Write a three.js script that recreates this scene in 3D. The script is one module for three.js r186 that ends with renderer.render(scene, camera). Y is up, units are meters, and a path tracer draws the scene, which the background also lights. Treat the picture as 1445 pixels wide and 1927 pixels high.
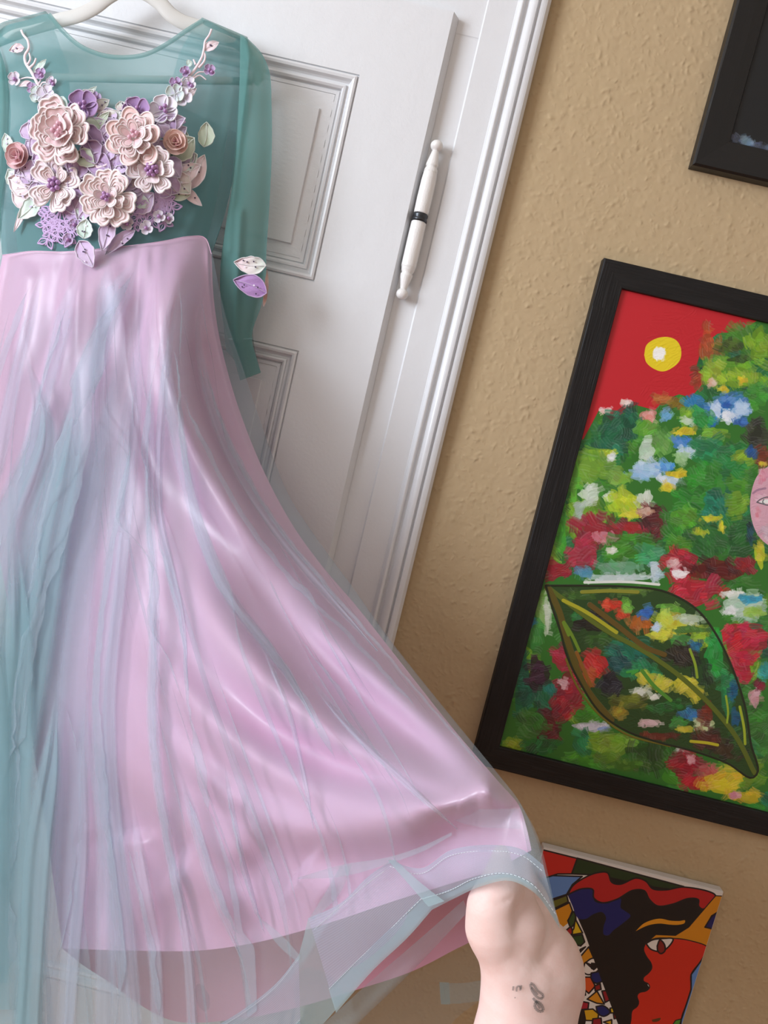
import * as THREE from 'three';
import { RectAreaLightUniformsLib } from 'three/addons/lights/RectAreaLightUniformsLib.js';
import { mergeGeometries, mergeVertices, toCreasedNormals } from 'three/addons/utils/BufferGeometryUtils.js';
import { RoundedBoxGeometry } from 'three/addons/geometries/RoundedBoxGeometry.js';
import { MarchingCubes } from 'three/addons/objects/MarchingCubes.js';
import { ImprovedNoise } from 'three/addons/math/ImprovedNoise.js';

// ------------------------------------------------------------------ camera, sky, lights, exposure
const W = 1445, H = 1927, F = 1402, EYE = new THREE.Vector3(0, 1.4, 1.3), DEG = Math.PI / 180;
const scene = new THREE.Scene();
const camera = new THREE.PerspectiveCamera(2 * Math.atan(H / 2 / F) / DEG, W / H, 0.02, 40);
camera.rotation.order = 'YXZ';
camera.rotation.set(-6.699 * DEG, 1.2057 * DEG, 13.409 * DEG);
camera.position.copy(EYE);
camera.updateMatrixWorld(true);
scene.add(camera);
scene.background = new THREE.Color(2.2, 2.4, 2.6);
RectAreaLightUniformsLib.init();
const daylight = new THREE.RectAreaLight(new THREE.Color(0.9, 0.975, 1.08), 17, 1.5, 1.55);
daylight.name = 'window_daylight';
daylight.position.set(-2.77, 2.02, 2.2);
daylight.lookAt(1.5, 1.75, 1.5);
scene.add(daylight);
const renderer = new THREE.WebGLRenderer({ antialias: true });
renderer.toneMapping = THREE.LinearToneMapping;
renderer.toneMappingExposure = 1.0;
renderer.shadowMap.enabled = true;

// ------------------------------------------------------------------ helpers
let seed = 7;
const rnd = () => { seed = (seed + 0x6D2B79F5) | 0; let t = Math.imul(seed ^ (seed >>> 15), 1 | seed); t = (t + Math.imul(t ^ (t >>> 7), 61 | t)) ^ t; return ((t ^ (t >>> 14)) >>> 0) / 4294967296; };
const rr = (a, b) => a + (b - a) * rnd();
const noise = new ImprovedNoise();
const clamp = (x, a, b) => Math.min(b, Math.max(a, x));
const sstep = (a, b, x) => { const t = clamp((x - a) / (b - a), 0, 1); return t * t * (3 - 2 * t); };
const V3 = (x, y, z) => new THREE.Vector3(x, y, z);
// a point of the room measured off the photograph: pixel and the distance z of the thing from the wall (or depth d from the eye)
const QC = camera.quaternion;
function at(px, py, z) { const d = V3((px - W / 2) / F, -(py - H / 2) / F, -1).applyQuaternion(QC); return d.multiplyScalar((z - EYE.z) / d.z).add(EYE); }
function atDepth(px, py, dep) { return V3((px - W / 2) / F, -(py - H / 2) / F, -1).applyQuaternion(QC).multiplyScalar(dep).add(EYE); }

const used = {};
function numbered(n) { const k = used[n] = (used[n] ?? -1) + 1; return k ? n + '_' + String(k).padStart(3, '0') : n; }
function mesh(name, geo, mat, parent) {
  const m = new THREE.Mesh(geo, mat); m.castShadow = m.receiveShadow = true;
  m.name = numbered(name);
  if (parent) { parent.updateMatrixWorld(true); parent.attach(m); } else scene.add(m);
  return m;
}
function thing(name, label, category, pos) {
  const g = new THREE.Group(); g.name = numbered(name); g.userData = { label, category }; g.position.copy(pos); scene.add(g); g.updateMatrixWorld(true); return g;
}
function part(name, parent, pos, q) { const g = new THREE.Group(); g.name = numbered(name); if (pos) g.position.copy(pos); if (q) g.quaternion.copy(q); g.updateMatrixWorld(true); parent.updateMatrixWorld(true); parent.attach(g); g.updateMatrixWorld(true); return g; }
function struct(name, geo, mat, parent) { const m = mesh(name, geo, mat, parent); if (!parent) m.userData = { kind: 'structure' }; return m; }
const box = (x0, x1, y0, y1, z0, z1) => new THREE.BoxGeometry(x1 - x0, y1 - y0, z1 - z0).translate((x0 + x1) / 2, (y0 + y1) / 2, (z0 + z1) / 2);
function grid(nu, nv, fn, uw = 1, vh = 1) {
  const P = [], UV = [], I = [];
  for (let j = 0; j <= nv; j++) for (let i = 0; i <= nu; i++) { const p = fn(i / nu, j / nv); P.push(p.x, p.y, p.z); UV.push(i / nu * uw, (1 - j / nv) * vh); }
  for (let j = 0; j < nv; j++) for (let i = 0; i < nu; i++) { const a = j * (nu + 1) + i, b = a + 1, c = a + nu + 1, d = c + 1; I.push(a, c, b, b, c, d); }
  const g = new THREE.BufferGeometry();
  g.setAttribute('position', new THREE.Float32BufferAttribute(P, 3)); g.setAttribute('uv', new THREE.Float32BufferAttribute(UV, 2)); g.setIndex(I); g.computeVertexNormals();
  return g;
}
function soup(tris, uvs) { // list of vertices, three per triangle
  const g = new THREE.BufferGeometry(); g.setAttribute('position', new THREE.Float32BufferAttribute(tris.flatMap((p) => [p.x, p.y, p.z]), 3));
  g.setAttribute('uv', new THREE.Float32BufferAttribute(uvs ?? tris.flatMap((p) => [p.x, p.y]), 2)); g.computeVertexNormals(); return g;
}
// a mitred moulding round a rectangle; profile = [inset, height][] from the outside inwards
function ringMoulding(x0, x1, y0, y1, z, profile) {
  const T = [], U = [];
  const corner = (k, ins) => [[x0 + ins, y0 + ins], [x1 - ins, y0 + ins], [x1 - ins, y1 - ins], [x0 + ins, y1 - ins]][k % 4];
  for (let k = 0; k < 4; k++) for (let i = 0; i + 1 < profile.length; i++) {
    const [i0, h0] = profile[i], [i1, h1] = profile[i + 1];
    const a = corner(k, i0), b = corner(k + 1, i0), c = corner(k + 1, i1), d = corner(k, i1);
    const A = V3(a[0], a[1], z + h0), B = V3(b[0], b[1], z + h0), C = V3(c[0], c[1], z + h1), D = V3(d[0], d[1], z + h1);
    T.push(A, B, C, A, C, D);
    const u = (p) => (k % 2 ? p.y : p.x), s0 = i0 + Math.abs(h0), s1 = i1 + Math.abs(h1);
    U.push(u(A), s0, u(B), s0, u(C), s1, u(A), s0, u(C), s1, u(D), s1);
  }
  return soup(T, U);
}
// one straight mitred side of such a ring, closed, as a piece of its own
function frameBar(k, x0, x1, y0, y1, z, profile) {
  const T = [], U = [], n = profile.length;
  const corner = (q, ins) => [[x0 + ins, y0 + ins], [x1 - ins, y0 + ins], [x1 - ins, y1 - ins], [x0 + ins, y1 - ins]][q % 4];
  const pt = (q, i) => { const [ins, h] = profile[(i + n) % n], c = corner(q, ins); return V3(c[0], c[1], z + h); };
  let s = 0;
  for (let i = 0; i < n; i++) {
    const A = pt(k, i), B = pt(k + 1, i), C = pt(k + 1, i + 1), D = pt(k, i + 1), ds = Math.hypot(profile[(i + 1) % n][0] - profile[i][0], profile[(i + 1) % n][1] - profile[i][1]);
    T.push(A, B, C, A, C, D);
    const u = (p) => (k % 2 ? p.y : p.x);
    U.push(u(A), s, u(B), s, u(C), s + ds, u(A), s, u(C), s + ds, u(D), s + ds); s += ds;
  }
  for (let i = 1; i + 1 < n; i++) { T.push(pt(k, 0), pt(k, i), pt(k, i + 1), pt(k + 1, 0), pt(k + 1, i + 1), pt(k + 1, i)); U.push(0, 0, 0, 0, 0, 0, 0, 0, 0, 0, 0, 0); }
  return soup(T, U);
}
// profile [x, z][] run up from y0 to y1
function upright(profile, y0, y1) {
  const T = [];
  for (let i = 0; i + 1 < profile.length; i++) { const [xa, za] = profile[i], [xb, zb] = profile[i + 1]; const A = V3(xa, y0, za), B = V3(xb, y0, zb), C = V3(xb, y1, zb), D = V3(xa, y1, za); T.push(A, B, C, A, C, D); }
  return soup(T);
}
function spline(points, closed = false) { return new THREE.CatmullRomCurve3(points, closed, 'centripetal'); }
// swept elliptic section; radius may vary along the path; up = direction of the section's thin axis
function sweep(points, a, b, up = V3(0, 0, 1), seg = 40, rad = 10, taper = () => 1) {
  const c = points.length > 2 ? spline(points) : new THREE.LineCurve3(...points);
  const P = [], I = [], UV = [];
  for (let i = 0; i <= seg; i++) {
    const t = i / seg, p = c.getPointAt(t), d = c.getTangentAt(t), n = up.clone().addScaledVector(d, -up.dot(d)).normalize(), s = V3().crossVectors(d, n), k = taper(t);
    for (let j = 0; j <= rad; j++) { const w = j / rad * Math.PI * 2, q = p.clone().addScaledVector(s, Math.cos(w) * a * k).addScaledVector(n, Math.sin(w) * b * k); P.push(q.x, q.y, q.z); UV.push(t, j / rad); }
  }
  for (let i = 0; i < seg; i++) for (let j = 0; j < rad; j++) { const A = i * (rad + 1) + j, B = A + 1, C = A + rad + 1, D = C + 1; I.push(A, B, C, B, D, C); }
  for (const [e, f] of [[0, 1], [seg, 0]]) { const p = c.getPointAt(e / seg), o = P.length / 3; P.push(p.x, p.y, p.z); UV.push(0, 0); for (let j = 0; j < rad; j++) { const A = e * (rad + 1) + j; f ? I.push(o, A + 1, A) : I.push(o, A, A + 1); } }
  const g = new THREE.BufferGeometry(); g.setAttribute('position', new THREE.Float32BufferAttribute(P, 3)); g.setAttribute('uv', new THREE.Float32BufferAttribute(UV, 2)); g.setIndex(I); g.computeVertexNormals(); return g;
}
function curve2(pts) { // smooth plane curve, sampled evenly
  const c = spline(pts.map(([x, y]) => V3(x, y, 0))), S = c.getSpacedPoints(300);
  return (t) => { const k = clamp(t, 0, 1) * 300, i = Math.min(299, Math.floor(k)), f = k - i; return [S[i].x + (S[i + 1].x - S[i].x) * f, S[i].y + (S[i + 1].y - S[i].y) * f]; };
}
function coons(top, bottom, left, right) {
  const T = curve2(top), B = curve2(bottom), L = curve2(left), R = curve2(right);
  const c00 = T(0), c10 = T(1), c01 = B(0), c11 = B(1);
  return (u, v) => { const t = T(u), b = B(u), l = L(v), r = R(v); return [0, 1].map((k) => (1 - v) * t[k] + v * b[k] + (1 - u) * l[k] + u * r[k] - (1 - u) * (1 - v) * c00[k] - u * (1 - v) * c10[k] - (1 - u) * v * c01[k] - u * v * c11[k]); };
}
// thin-plate surface through [x, y, z] points
function plate(pts) {
  const n = pts.length, N = n + 3, A = [], S = 1000, U = (r2) => (r2 < 1e-12 ? 0 : r2 * Math.log(r2));
  const q = pts.map(([x, y]) => [x / S, y / S]);
  for (let i = 0; i < N; i++) {
    const row = new Array(N + 1).fill(0);
    if (i < n) { for (let j = 0; j < n; j++) row[j] = U((q[i][0] - q[j][0]) ** 2 + (q[i][1] - q[j][1]) ** 2) + (i === j ? 2e-3 : 0); row[n] = 1; row[n + 1] = q[i][0]; row[n + 2] = q[i][1]; row[N] = pts[i][2]; }
    else for (let j = 0; j < n; j++) row[j] = [1, q[j][0], q[j][1]][i - n];
    A.push(row);
  }
  for (let i = 0; i < N; i++) { let p = i; for (let k = i + 1; k < N; k++) if (Math.abs(A[k][i]) > Math.abs(A[p][i])) p = k; [A[i], A[p]] = [A[p], A[i]]; for (let k = 0; k < N; k++) if (k !== i) { const f = A[k][i] / A[i][i]; if (f) for (let j = i; j <= N; j++) A[k][j] -= f * A[i][j]; } }
  const w = A.map((r, i) => r[N] / r[i]);
  return (x, y) => { x /= S; y /= S; let s = w[n] + w[n + 1] * x + w[n + 2] * y; for (let j = 0; j < n; j++) s += w[j] * U((x - q[j][0]) ** 2 + (y - q[j][1]) ** 2); return s; };
}
function distTo(line, x, y) { // distance to a polyline, and how far along (0..1)
  let best = 1e9, at_ = 0; const n = line.length - 1;
  for (let i = 0; i < n; i++) { const [ax, ay] = line[i], [bx, by] = line[i + 1], dx = bx - ax, dy = by - ay, t = clamp(((x - ax) * dx + (y - ay) * dy) / (dx * dx + dy * dy), 0, 1), d = Math.hypot(x - ax - t * dx, y - ay - t * dy); if (d < best) { best = d; at_ = (i + t) / n; } }
  return [best, at_];
}
const smoothLine = (pts, n = 40) => spline(pts.map(([x, y]) => V3(x, y, 0))).getSpacedPoints(n).map((p) => [p.x, p.y]);
function tint(g, hex) { const c = new THREE.Color(hex), n = g.attributes.position.count, a = new Float32Array(n * 3); for (let i = 0; i < n; i++) a.set([c.r, c.g, c.b], i * 3); g.setAttribute('color', new THREE.BufferAttribute(a, 3)); return g; }
function canvas(w, h, draw, srgb = true) { const c = document.createElement('canvas'); c.width = w; c.height = h; draw(c.getContext('2d'), w, h); const t = new THREE.CanvasTexture(c); if (srgb) t.colorSpace = THREE.SRGBColorSpace; t.wrapS = t.wrapT = THREE.RepeatWrapping; return t; }
function dataTex(n, fn, srgb = false, m = n) { // fn returns a grey or [r, g, b], 0..1
  const d = new Uint8Array(n * m * 4);
  for (let y = 0; y < m; y++) for (let x = 0; x < n; x++) { const v = fn(x, y), o = (y * n + x) * 4; for (let k = 0; k < 3; k++) d[o + k] = clamp(Array.isArray(v) ? v[k] : v, 0, 1) * 255; d[o + 3] = 255; }
  const t = new THREE.DataTexture(d, n, m); t.magFilter = THREE.LinearFilter; t.minFilter = THREE.LinearFilter; t.wrapS = t.wrapT = THREE.RepeatWrapping; if (srgb) t.colorSpace = THREE.SRGBColorSpace; t.needsUpdate = true; return t;
}
// tiling value noise on an n-pixel square
function tileNoise(n, cells) { const g = Array.from({ length: cells * cells }, rnd); return (x, y) => { const fx = x / n * cells, fy = y / n * cells, i = Math.floor(fx), j = Math.floor(fy), s = (t) => t * t * (3 - 2 * t), a = s(fx - i), b = s(fy - j), G = (p, q) => g[((q % cells + cells) % cells) * cells + ((p % cells + cells) % cells)]; return (G(i, j) * (1 - a) + G(i + 1, j) * a) * (1 - b) + (G(i, j + 1) * (1 - a) + G(i + 1, j + 1) * a) * b; }; }

// ------------------------------------------------------------------ materials of the setting
const Std = (o) => new THREE.MeshStandardMaterial({ side: THREE.DoubleSide, ...o });
const Phy = (o) => new THREE.MeshPhysicalMaterial({ side: THREE.DoubleSide, ...o });
// painted woodchip paper: soft undulation with scattered chips standing proud
const chips = (() => {
  const n = 1024, h = new Float32Array(n * n), a = tileNoise(n, 28), b = tileNoise(n, 90), c = tileNoise(n, 9);
  for (let i = 0; i < n * n; i++) { const x = i % n, y = (i / n) | 0; h[i] = 0.3 * a(x, y) + 0.2 * b(x, y) + 0.16 * c(x, y); }
  for (let k = 0; k < 4200; k++) {
    const cx = rr(0, n), cy = rr(0, n), w = rr(0, Math.PI), big = rnd() ** 4, l = 2.5 + 4 * rnd() + 6 * big, m = 2.2 + 2.5 * rnd() + 3 * big, amp = (0.03 + 0.1 * rnd() + 0.32 * big) * (rnd() < 0.15 ? -0.7 : 1), R = Math.ceil(2.4 * l);
    for (let j = -R; j <= R; j++) for (let i = -R; i <= R; i++) { const p = (i * Math.cos(w) + j * Math.sin(w)) / l, q = (j * Math.cos(w) - i * Math.sin(w)) / m, x = (((cx + i) | 0) + n) % n, y = (((cy + j) | 0) + n) % n; h[y * n + x] += amp * Math.exp(-(p * p + q * q)); }
  }
  return h;
})();
const chipTex = dataTex(1024, (x, y) => chips[y * 1024 + x] * 0.7);
const wallTone = (() => { const a = tileNoise(512, 6), b = tileNoise(512, 40), c = tileNoise(512, 150); return dataTex(512, (x, y) => { const k = 0.965 + 0.03 * a(x, y) + 0.025 * b(x, y) + 0.02 * c(x, y); return [k, k, k * 0.995]; }, true); })();
wallTone.repeat.set(1.4, 1.4); chipTex.repeat.set(1.9, 1.9);
const M = {};
M.wall = Std({ color: '#b7a07d', map: wallTone, roughness: 0.86, bumpMap: chipTex, bumpScale: 0.0032 });
M.plain = Std({ color: '#d3cdc3', roughness: 0.9 });
M.ceiling = Std({ color: '#e8e5df', roughness: 0.95 });
const brush = (() => { const a = tileNoise(512, 10), b = tileNoise(512, 128), c = tileNoise(512, 48); return dataTex(512, (x, y) => 0.6 * a(x, y) + 0.25 * c(x, y) + 0.15 * b(x, y)); })();
brush.repeat.set(5, 5);
M.gloss = Phy({ color: '#dbdcde', roughness: 0.33, bumpMap: brush, bumpScale: 0.0004, clearcoat: 0.15, clearcoatRoughness: 0.3 });
const floorTone = (() => { const a = tileNoise(512, 5), b = tileNoise(512, 64); return dataTex(512, (x, y) => { const k = 0.8 + 0.25 * a(x, (y * 8) % 512) + 0.12 * b(x, (y * 4) % 512); return [0.68 * k, 0.44 * k, 0.25 * k]; }, true); })();
M.floor = Std({ map: floorTone, roughness: 0.45 });
M.glass = Phy({ color: '#ffffff', roughness: 0, transmission: 1, thickness: 0 });

// ------------------------------------------------------------------ room: door wall at z = 0, window in the left wall
const X0 = -2.9, X1 = 2.3, Z1 = 3.9, TOP = 3.25;
const metreUV = (g) => { const p = g.attributes.position, n = g.attributes.normal, u = []; for (let i = 0; i < p.count; i++) { const nx = Math.abs(n.getX(i)), ny = Math.abs(n.getY(i)); u.push(nx > 0.7 ? p.getZ(i) : p.getX(i), ny > 0.7 ? p.getZ(i) : p.getY(i)); } g.setAttribute('uv', new THREE.Float32BufferAttribute(u, 2)); return g; };
{
  const holed = (x0, x1, y0, y1, hx0, hx1, hy0, hy1, depth) => { const s = new THREE.Shape([[x0, y0], [x1, y0], [x1, y1], [x0, y1]].map((p) => new THREE.Vector2(...p))); s.holes.push(new THREE.Path([[hx0, hy0], [hx0, hy1], [hx1, hy1], [hx1, hy0]].map((p) => new THREE.Vector2(...p)))); return new THREE.ExtrudeGeometry(s, { depth, bevelEnabled: false }); };
  struct('wall_back', metreUV(holed(X0, X1, 0, TOP, -1.06, -0.04, 0.001, 2.11, 0.16).translate(0, 0, -0.16)), M.wall);
  struct('wall_left', holed(0, Z1, 0, TOP, 1.45, 2.95, 1.22, 2.85, 0.25).rotateY(-Math.PI / 2).translate(X0, 0, 0), M.plain);
  struct('wall_right', box(X1, X1 + 0.2, 0, TOP, 0, Z1), M.plain);
  struct('wall_front', box(X0, X1, 0, TOP, Z1, Z1 + 0.2), M.plain);
  struct('floor', metreUV(box(X0, X1, -0.1, 0, -0.3, Z1)), M.floor);
  struct('ceiling', box(X0, X1, TOP, TOP + 0.1, -0.16, Z1), M.ceiling);
  struct('baseboard_back', box(0.05, X1, 0, 0.085, 0, 0.018), M.gloss);
  struct('baseboard_right', box(X1 - 0.018, X1, 0, 0.085, 0.02, Z1), M.gloss);
  struct('baseboard_left', box(X0, X0 + 0.018, 0, 0.085, 0.02, Z1), M.gloss);
  // window: frame, middle post, transom, panes
  const w = new THREE.Group(); w.name = 'window_1'; w.userData = { kind: 'structure' }; scene.add(w);
  const xw = X0 - 0.14;
  const wz0 = 1.45, wz1 = 2.95, wy0 = 1.22, wy1 = 2.85, zm = 2.2, yt = 2.35;
  for (const [a, b, c, d] of [[wz0, wz1, wy0, wy0 + 0.07], [wz0, wz1, wy1 - 0.07, wy1], [wz0, wz0 + 0.07, wy0 + 0.07, wy1 - 0.07], [wz1 - 0.07, wz1, wy0 + 0.07, wy1 - 0.07]]) struct('window_frame', box(xw, xw + 0.07, c, d, a, b), M.gloss, w);
  struct('window_post', box(xw, xw + 0.07, wy0 + 0.07, wy1 - 0.07, zm - 0.035, zm + 0.035), M.gloss, w);
  for (const [a, b] of [[wz0 + 0.07, zm - 0.035], [zm + 0.035, wz1 - 0.07]]) {
    struct('window_transom', box(xw + 0.01, xw + 0.06, yt, yt + 0.06, a, b), M.gloss, w);
    for (const [c, d] of [[wy0 + 0.07, yt], [yt + 0.06, wy1 - 0.07]]) struct('window_pane', new THREE.PlaneGeometry(b - a, d - c).rotateY(Math.PI / 2).translate(xw + 0.035, (c + d) / 2, (a + b) / 2), M.glass, w);
  }
  struct('window_sill', new RoundedBoxGeometry(0.3, 0.035, 1.6, 3, 0.01).translate(X0 + 0.02, wy0 - 0.016, zm), M.gloss, w);
}

// ------------------------------------------------------------------ door with casing and hinge
const DT = 2.057, LX = -0.103, L0 = -1.0, ZF = 0.03; // top of the leaf, its right and left edge, its face
{
  // casing profile, from the recessed jamb face outwards over beads and grooves to the wall
  const arc = (x0, x1, z0, zm, z1, n = 6) => Array.from({ length: n + 1 }, (_, i) => { const t = i / n; return [x0 + (x1 - x0) * t, z0 + (z1 - z0) * t + zm * Math.sin(Math.PI * t)]; });
  const prof = [[-0.125, 0.01], [-0.056, 0.01], [-0.0535, 0.0145], [-0.008, 0.0145], [-0.0065, 0.0165], ...arc(-0.006, 0.003, 0.0165, 0.0035, 0.021), [0.0055, 0.0155], [0.0095, 0.0155], [0.0105, 0.0205], ...arc(0.0105, 0.0235, 0.0205, 0.002, 0.025), [0.0265, 0.0185], [0.028, 0.0185], [0.029, 0.024], ...arc(0.0292, 0.0385, 0.024, 0.0006, 0.0225, 3), [0.0425, 0.017], [0.044, 0.014], [0.044, -0.004]];
  struct('trim_1', upright(prof, 0, 2.2035), M.gloss);
  struct('trim_2', upright(prof.map(([x, z]) => [-x, z]).reverse(), 0, 2.2035).translate(L0 + LX, 0, 0), M.gloss);
  struct('trim_3', upright(prof, -0.5955, 0.5955).rotateZ(Math.PI / 2).translate((L0 + LX) / 2, DT - LX + 0.001, 0.0004), M.gloss);
  // jamb board that closes the gap behind the leaf
  for (const [a, b] of [[-0.112, -0.035], [-1.065, -0.991]]) struct('trim_4', box(a, b, 0, 2.11, -0.15, 0.009), M.gloss);
  struct('trim_5', box(-1.065, -0.035, 2.045, 2.115, -0.15, 0.0088), M.gloss);

  const door = new THREE.Group(); door.name = 'door_1'; door.userData = { kind: 'structure' }; scene.add(door);
  // panels: [x0, x1, y0, y1]
  const panels = [[-0.872, -0.229, 1.599, 1.933], [-0.872, -0.229, 0.83, 1.483], [-0.872, -0.229, 0.24, 0.72]];
  const board = (name, x0, x1, y0, y1) => struct(name, metreUV(box(x0, x1, y0, y1, -0.012, ZF)), M.gloss, door);
  board('hinge_stile', -0.229, LX, 0.012, DT); board('lock_stile', L0, -0.872, 0.012, DT);
  const rails = [[0.012, 0.24], [0.72, 0.83], [1.483, 1.599], [1.933, DT]];
  for (const [a, b] of rails) board('rail', -0.872, -0.229, a, b);
  // the rebated lip that laps over the jamb: slanting outer edge
  struct('edge_lip', upright([[LX - 0.002, ZF], [LX + 0.0005, ZF - 0.0008], [LX + 0.0085, 0.0125], [LX + 0.0085, 0.0105], [LX - 0.002, 0.0105]], 0.012, DT), M.gloss, door);
  struct('edge_lip', box(L0 - 0.008, L0, 0.012, DT, 0.0105, ZF - 0.002), M.gloss, door);
  // moulding: quirk, ovolo, hollow, bead, quirk, then the flat margin and the raised field
  const mo = [[0, 0], [0.0008, -0.0035], [0.002, -0.0035], [0.0028, 0.001], [0.006, 0.0022], [0.0095, 0.0008], [0.012, -0.0045], [0.0145, -0.0075], [0.0175, -0.0078], [0.0185, -0.004], [0.0215, -0.0035], [0.0245, -0.006], [0.026, -0.0125], [0.0268, -0.0125], [0.028, -0.0105], [0.034, -0.0105]];
  for (const [x0, x1, y0, y1] of panels) {
    struct('panel_moulding', ringMoulding(x0, x1, y0, y1, ZF, mo), M.gloss, door);
    const i = 0.0335;
    struct('door_panel', box(x0 + i, x1 - i, y0 + i, y1 - i, 0.0, ZF - 0.0105), M.gloss, door);
    const j = 0.055;
    // raised field with a small chamfered step
    const k = 0.0532, fp = [[0, -0.001], [0, 0.0026], [0.001, 0.0042], [0.02, 0.0042]];
    const rim = ringMoulding(x0 + k, x1 - k, y0 + k, y1 - k - 0.008, ZF - 0.0105, fp);
    const top = box(x0 + k + 0.0195, x1 - k - 0.0195, y0 + k + 0.0195, y1 - k - 0.0275, ZF - 0.0115, ZF - 0.00632).toNonIndexed(); 
    struct('raised_field', mergeGeometries([rim, top]), M.gloss, door);
  }
  // hinge: turned barrel of two knuckles with ball finials and a bare steel washer
  const hx = -0.0815, hz = 0.026, yb = 1.604, yt = 1.8635;
  const ym = 1.739;
  const hinge = new THREE.Group(); hinge.name = 'hinge'; door.add(hinge); hinge.position.set(hx, yb, hz); hinge.updateMatrixWorld(true);
  const lathe = (pts, n = 24) => new THREE.LatheGeometry(pts.map(([r, y]) => new THREE.Vector2(r * 1.12, y)), n).translate(hx, 0, hz);
  const white = Phy({ color: '#e9e6e3', roughness: 0.3, bumpMap: brush, bumpScale: 0.0003, clearcoat: 0.3 });
  const ball = (y, s) => [...Array.from({ length: 9 }, (_, i) => { const w = Math.PI * (i / 8) * 0.82; return [Math.max(0.0001, 0.0092 * Math.sin(w)), y + s * 0.0092 * Math.cos(w)]; })];
  const fin = (y, s) => [...ball(y - s * 0.0092, s), [0.0052, y - s * 0.0185], [0.0058, y - s * 0.022], [0.0092, y - s * 0.0385], [0.0094, y - s * 0.0415], [0.0078, y - s * 0.0435], [0.0098, y - s * 0.0475], [0.0104, y - s * 0.052]];
  mesh('finial', lathe(fin(yt, 1)), white, hinge); mesh('finial', lathe(fin(yb, -1)), white, hinge);
  mesh('knuckle', lathe([[0.0104, ym + 0.006], [0.0112, ym + 0.0075], [0.0116, ym + 0.03], [0.0112, ym + 0.06], [0.0104, yt - 0.052]], 11), white, hinge);
  mesh('knuckle', lathe([[0.0104, yb + 0.052], [0.0113, yb + 0.055], [0.0115, ym - 0.03], [0.0112, ym - 0.009], [0.0102, ym - 0.0075]], 22), white, hinge);
  const steel = Std({ color: '#4a4c50', metalness: 0.9, roughness: 0.32 });
  mesh('washer', lathe([[0.006, ym - 0.0078], [0.0114, ym - 0.0074], [0.0116, ym - 0.004], [0.0104, ym - 0.002], [0.0104, ym], [0.0112, ym + 0.001], [0.0112, ym + 0.0045], [0.0098, ym + 0.0062], [0.006, ym + 0.0064]]), steel, hinge);
  mesh('hinge_leaf', box(LX + 0.001, hx, yb + 0.05, yt - 0.05, 0.0106, 0.0135), steel, hinge);
}
// ------------------------------------------------------------------ pictures on the wall
const mix = (a, b, t) => '#' + new THREE.Color(a).lerp(new THREE.Color(b), t).getHexString();
const jit = (hex, k) => { const c = new THREE.Color(hex), h = {}; c.getHSL(h, THREE.SRGBColorSpace); c.setHSL(h.h + rr(-0.02, 0.02) * k, clamp(h.s + rr(-0.1, 0.1) * k, 0, 1), clamp(h.l + rr(-0.09, 0.09) * k, 0.02, 0.97), THREE.SRGBColorSpace); return '#' + c.getHexString(); };
const grain = (() => { const a = tileNoise(512, 120), b = tileNoise(512, 30), c = tileNoise(512, 7); return (x, y) => 0.55 * a((x * 0.09) % 512, y) + 0.3 * b((x * 0.15) % 512, y) + 0.15 * c(x, y); })();
const frameTex = dataTex(512, (x, y) => { const k = 0.055 + 0.075 * grain(x, y) ** 1.4, s = grain((x + 200) % 512, (y * 3) % 512) > 0.78 ? 0.025 : 0; return [k + 0.012 + s, k + 0.004 + s * 0.8, k + 0.003 + s * 0.7].map((v) => v); }, true);
const frameBump = dataTex(512, grain);
for (const t of [frameTex, frameBump]) t.repeat.set(3, 6);
M.darkWood = Phy({ color: '#ffffff', map: frameTex, bumpMap: frameBump, bumpScale: 0.0008, roughness: 0.55, specularIntensity: 0.6 });
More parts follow.
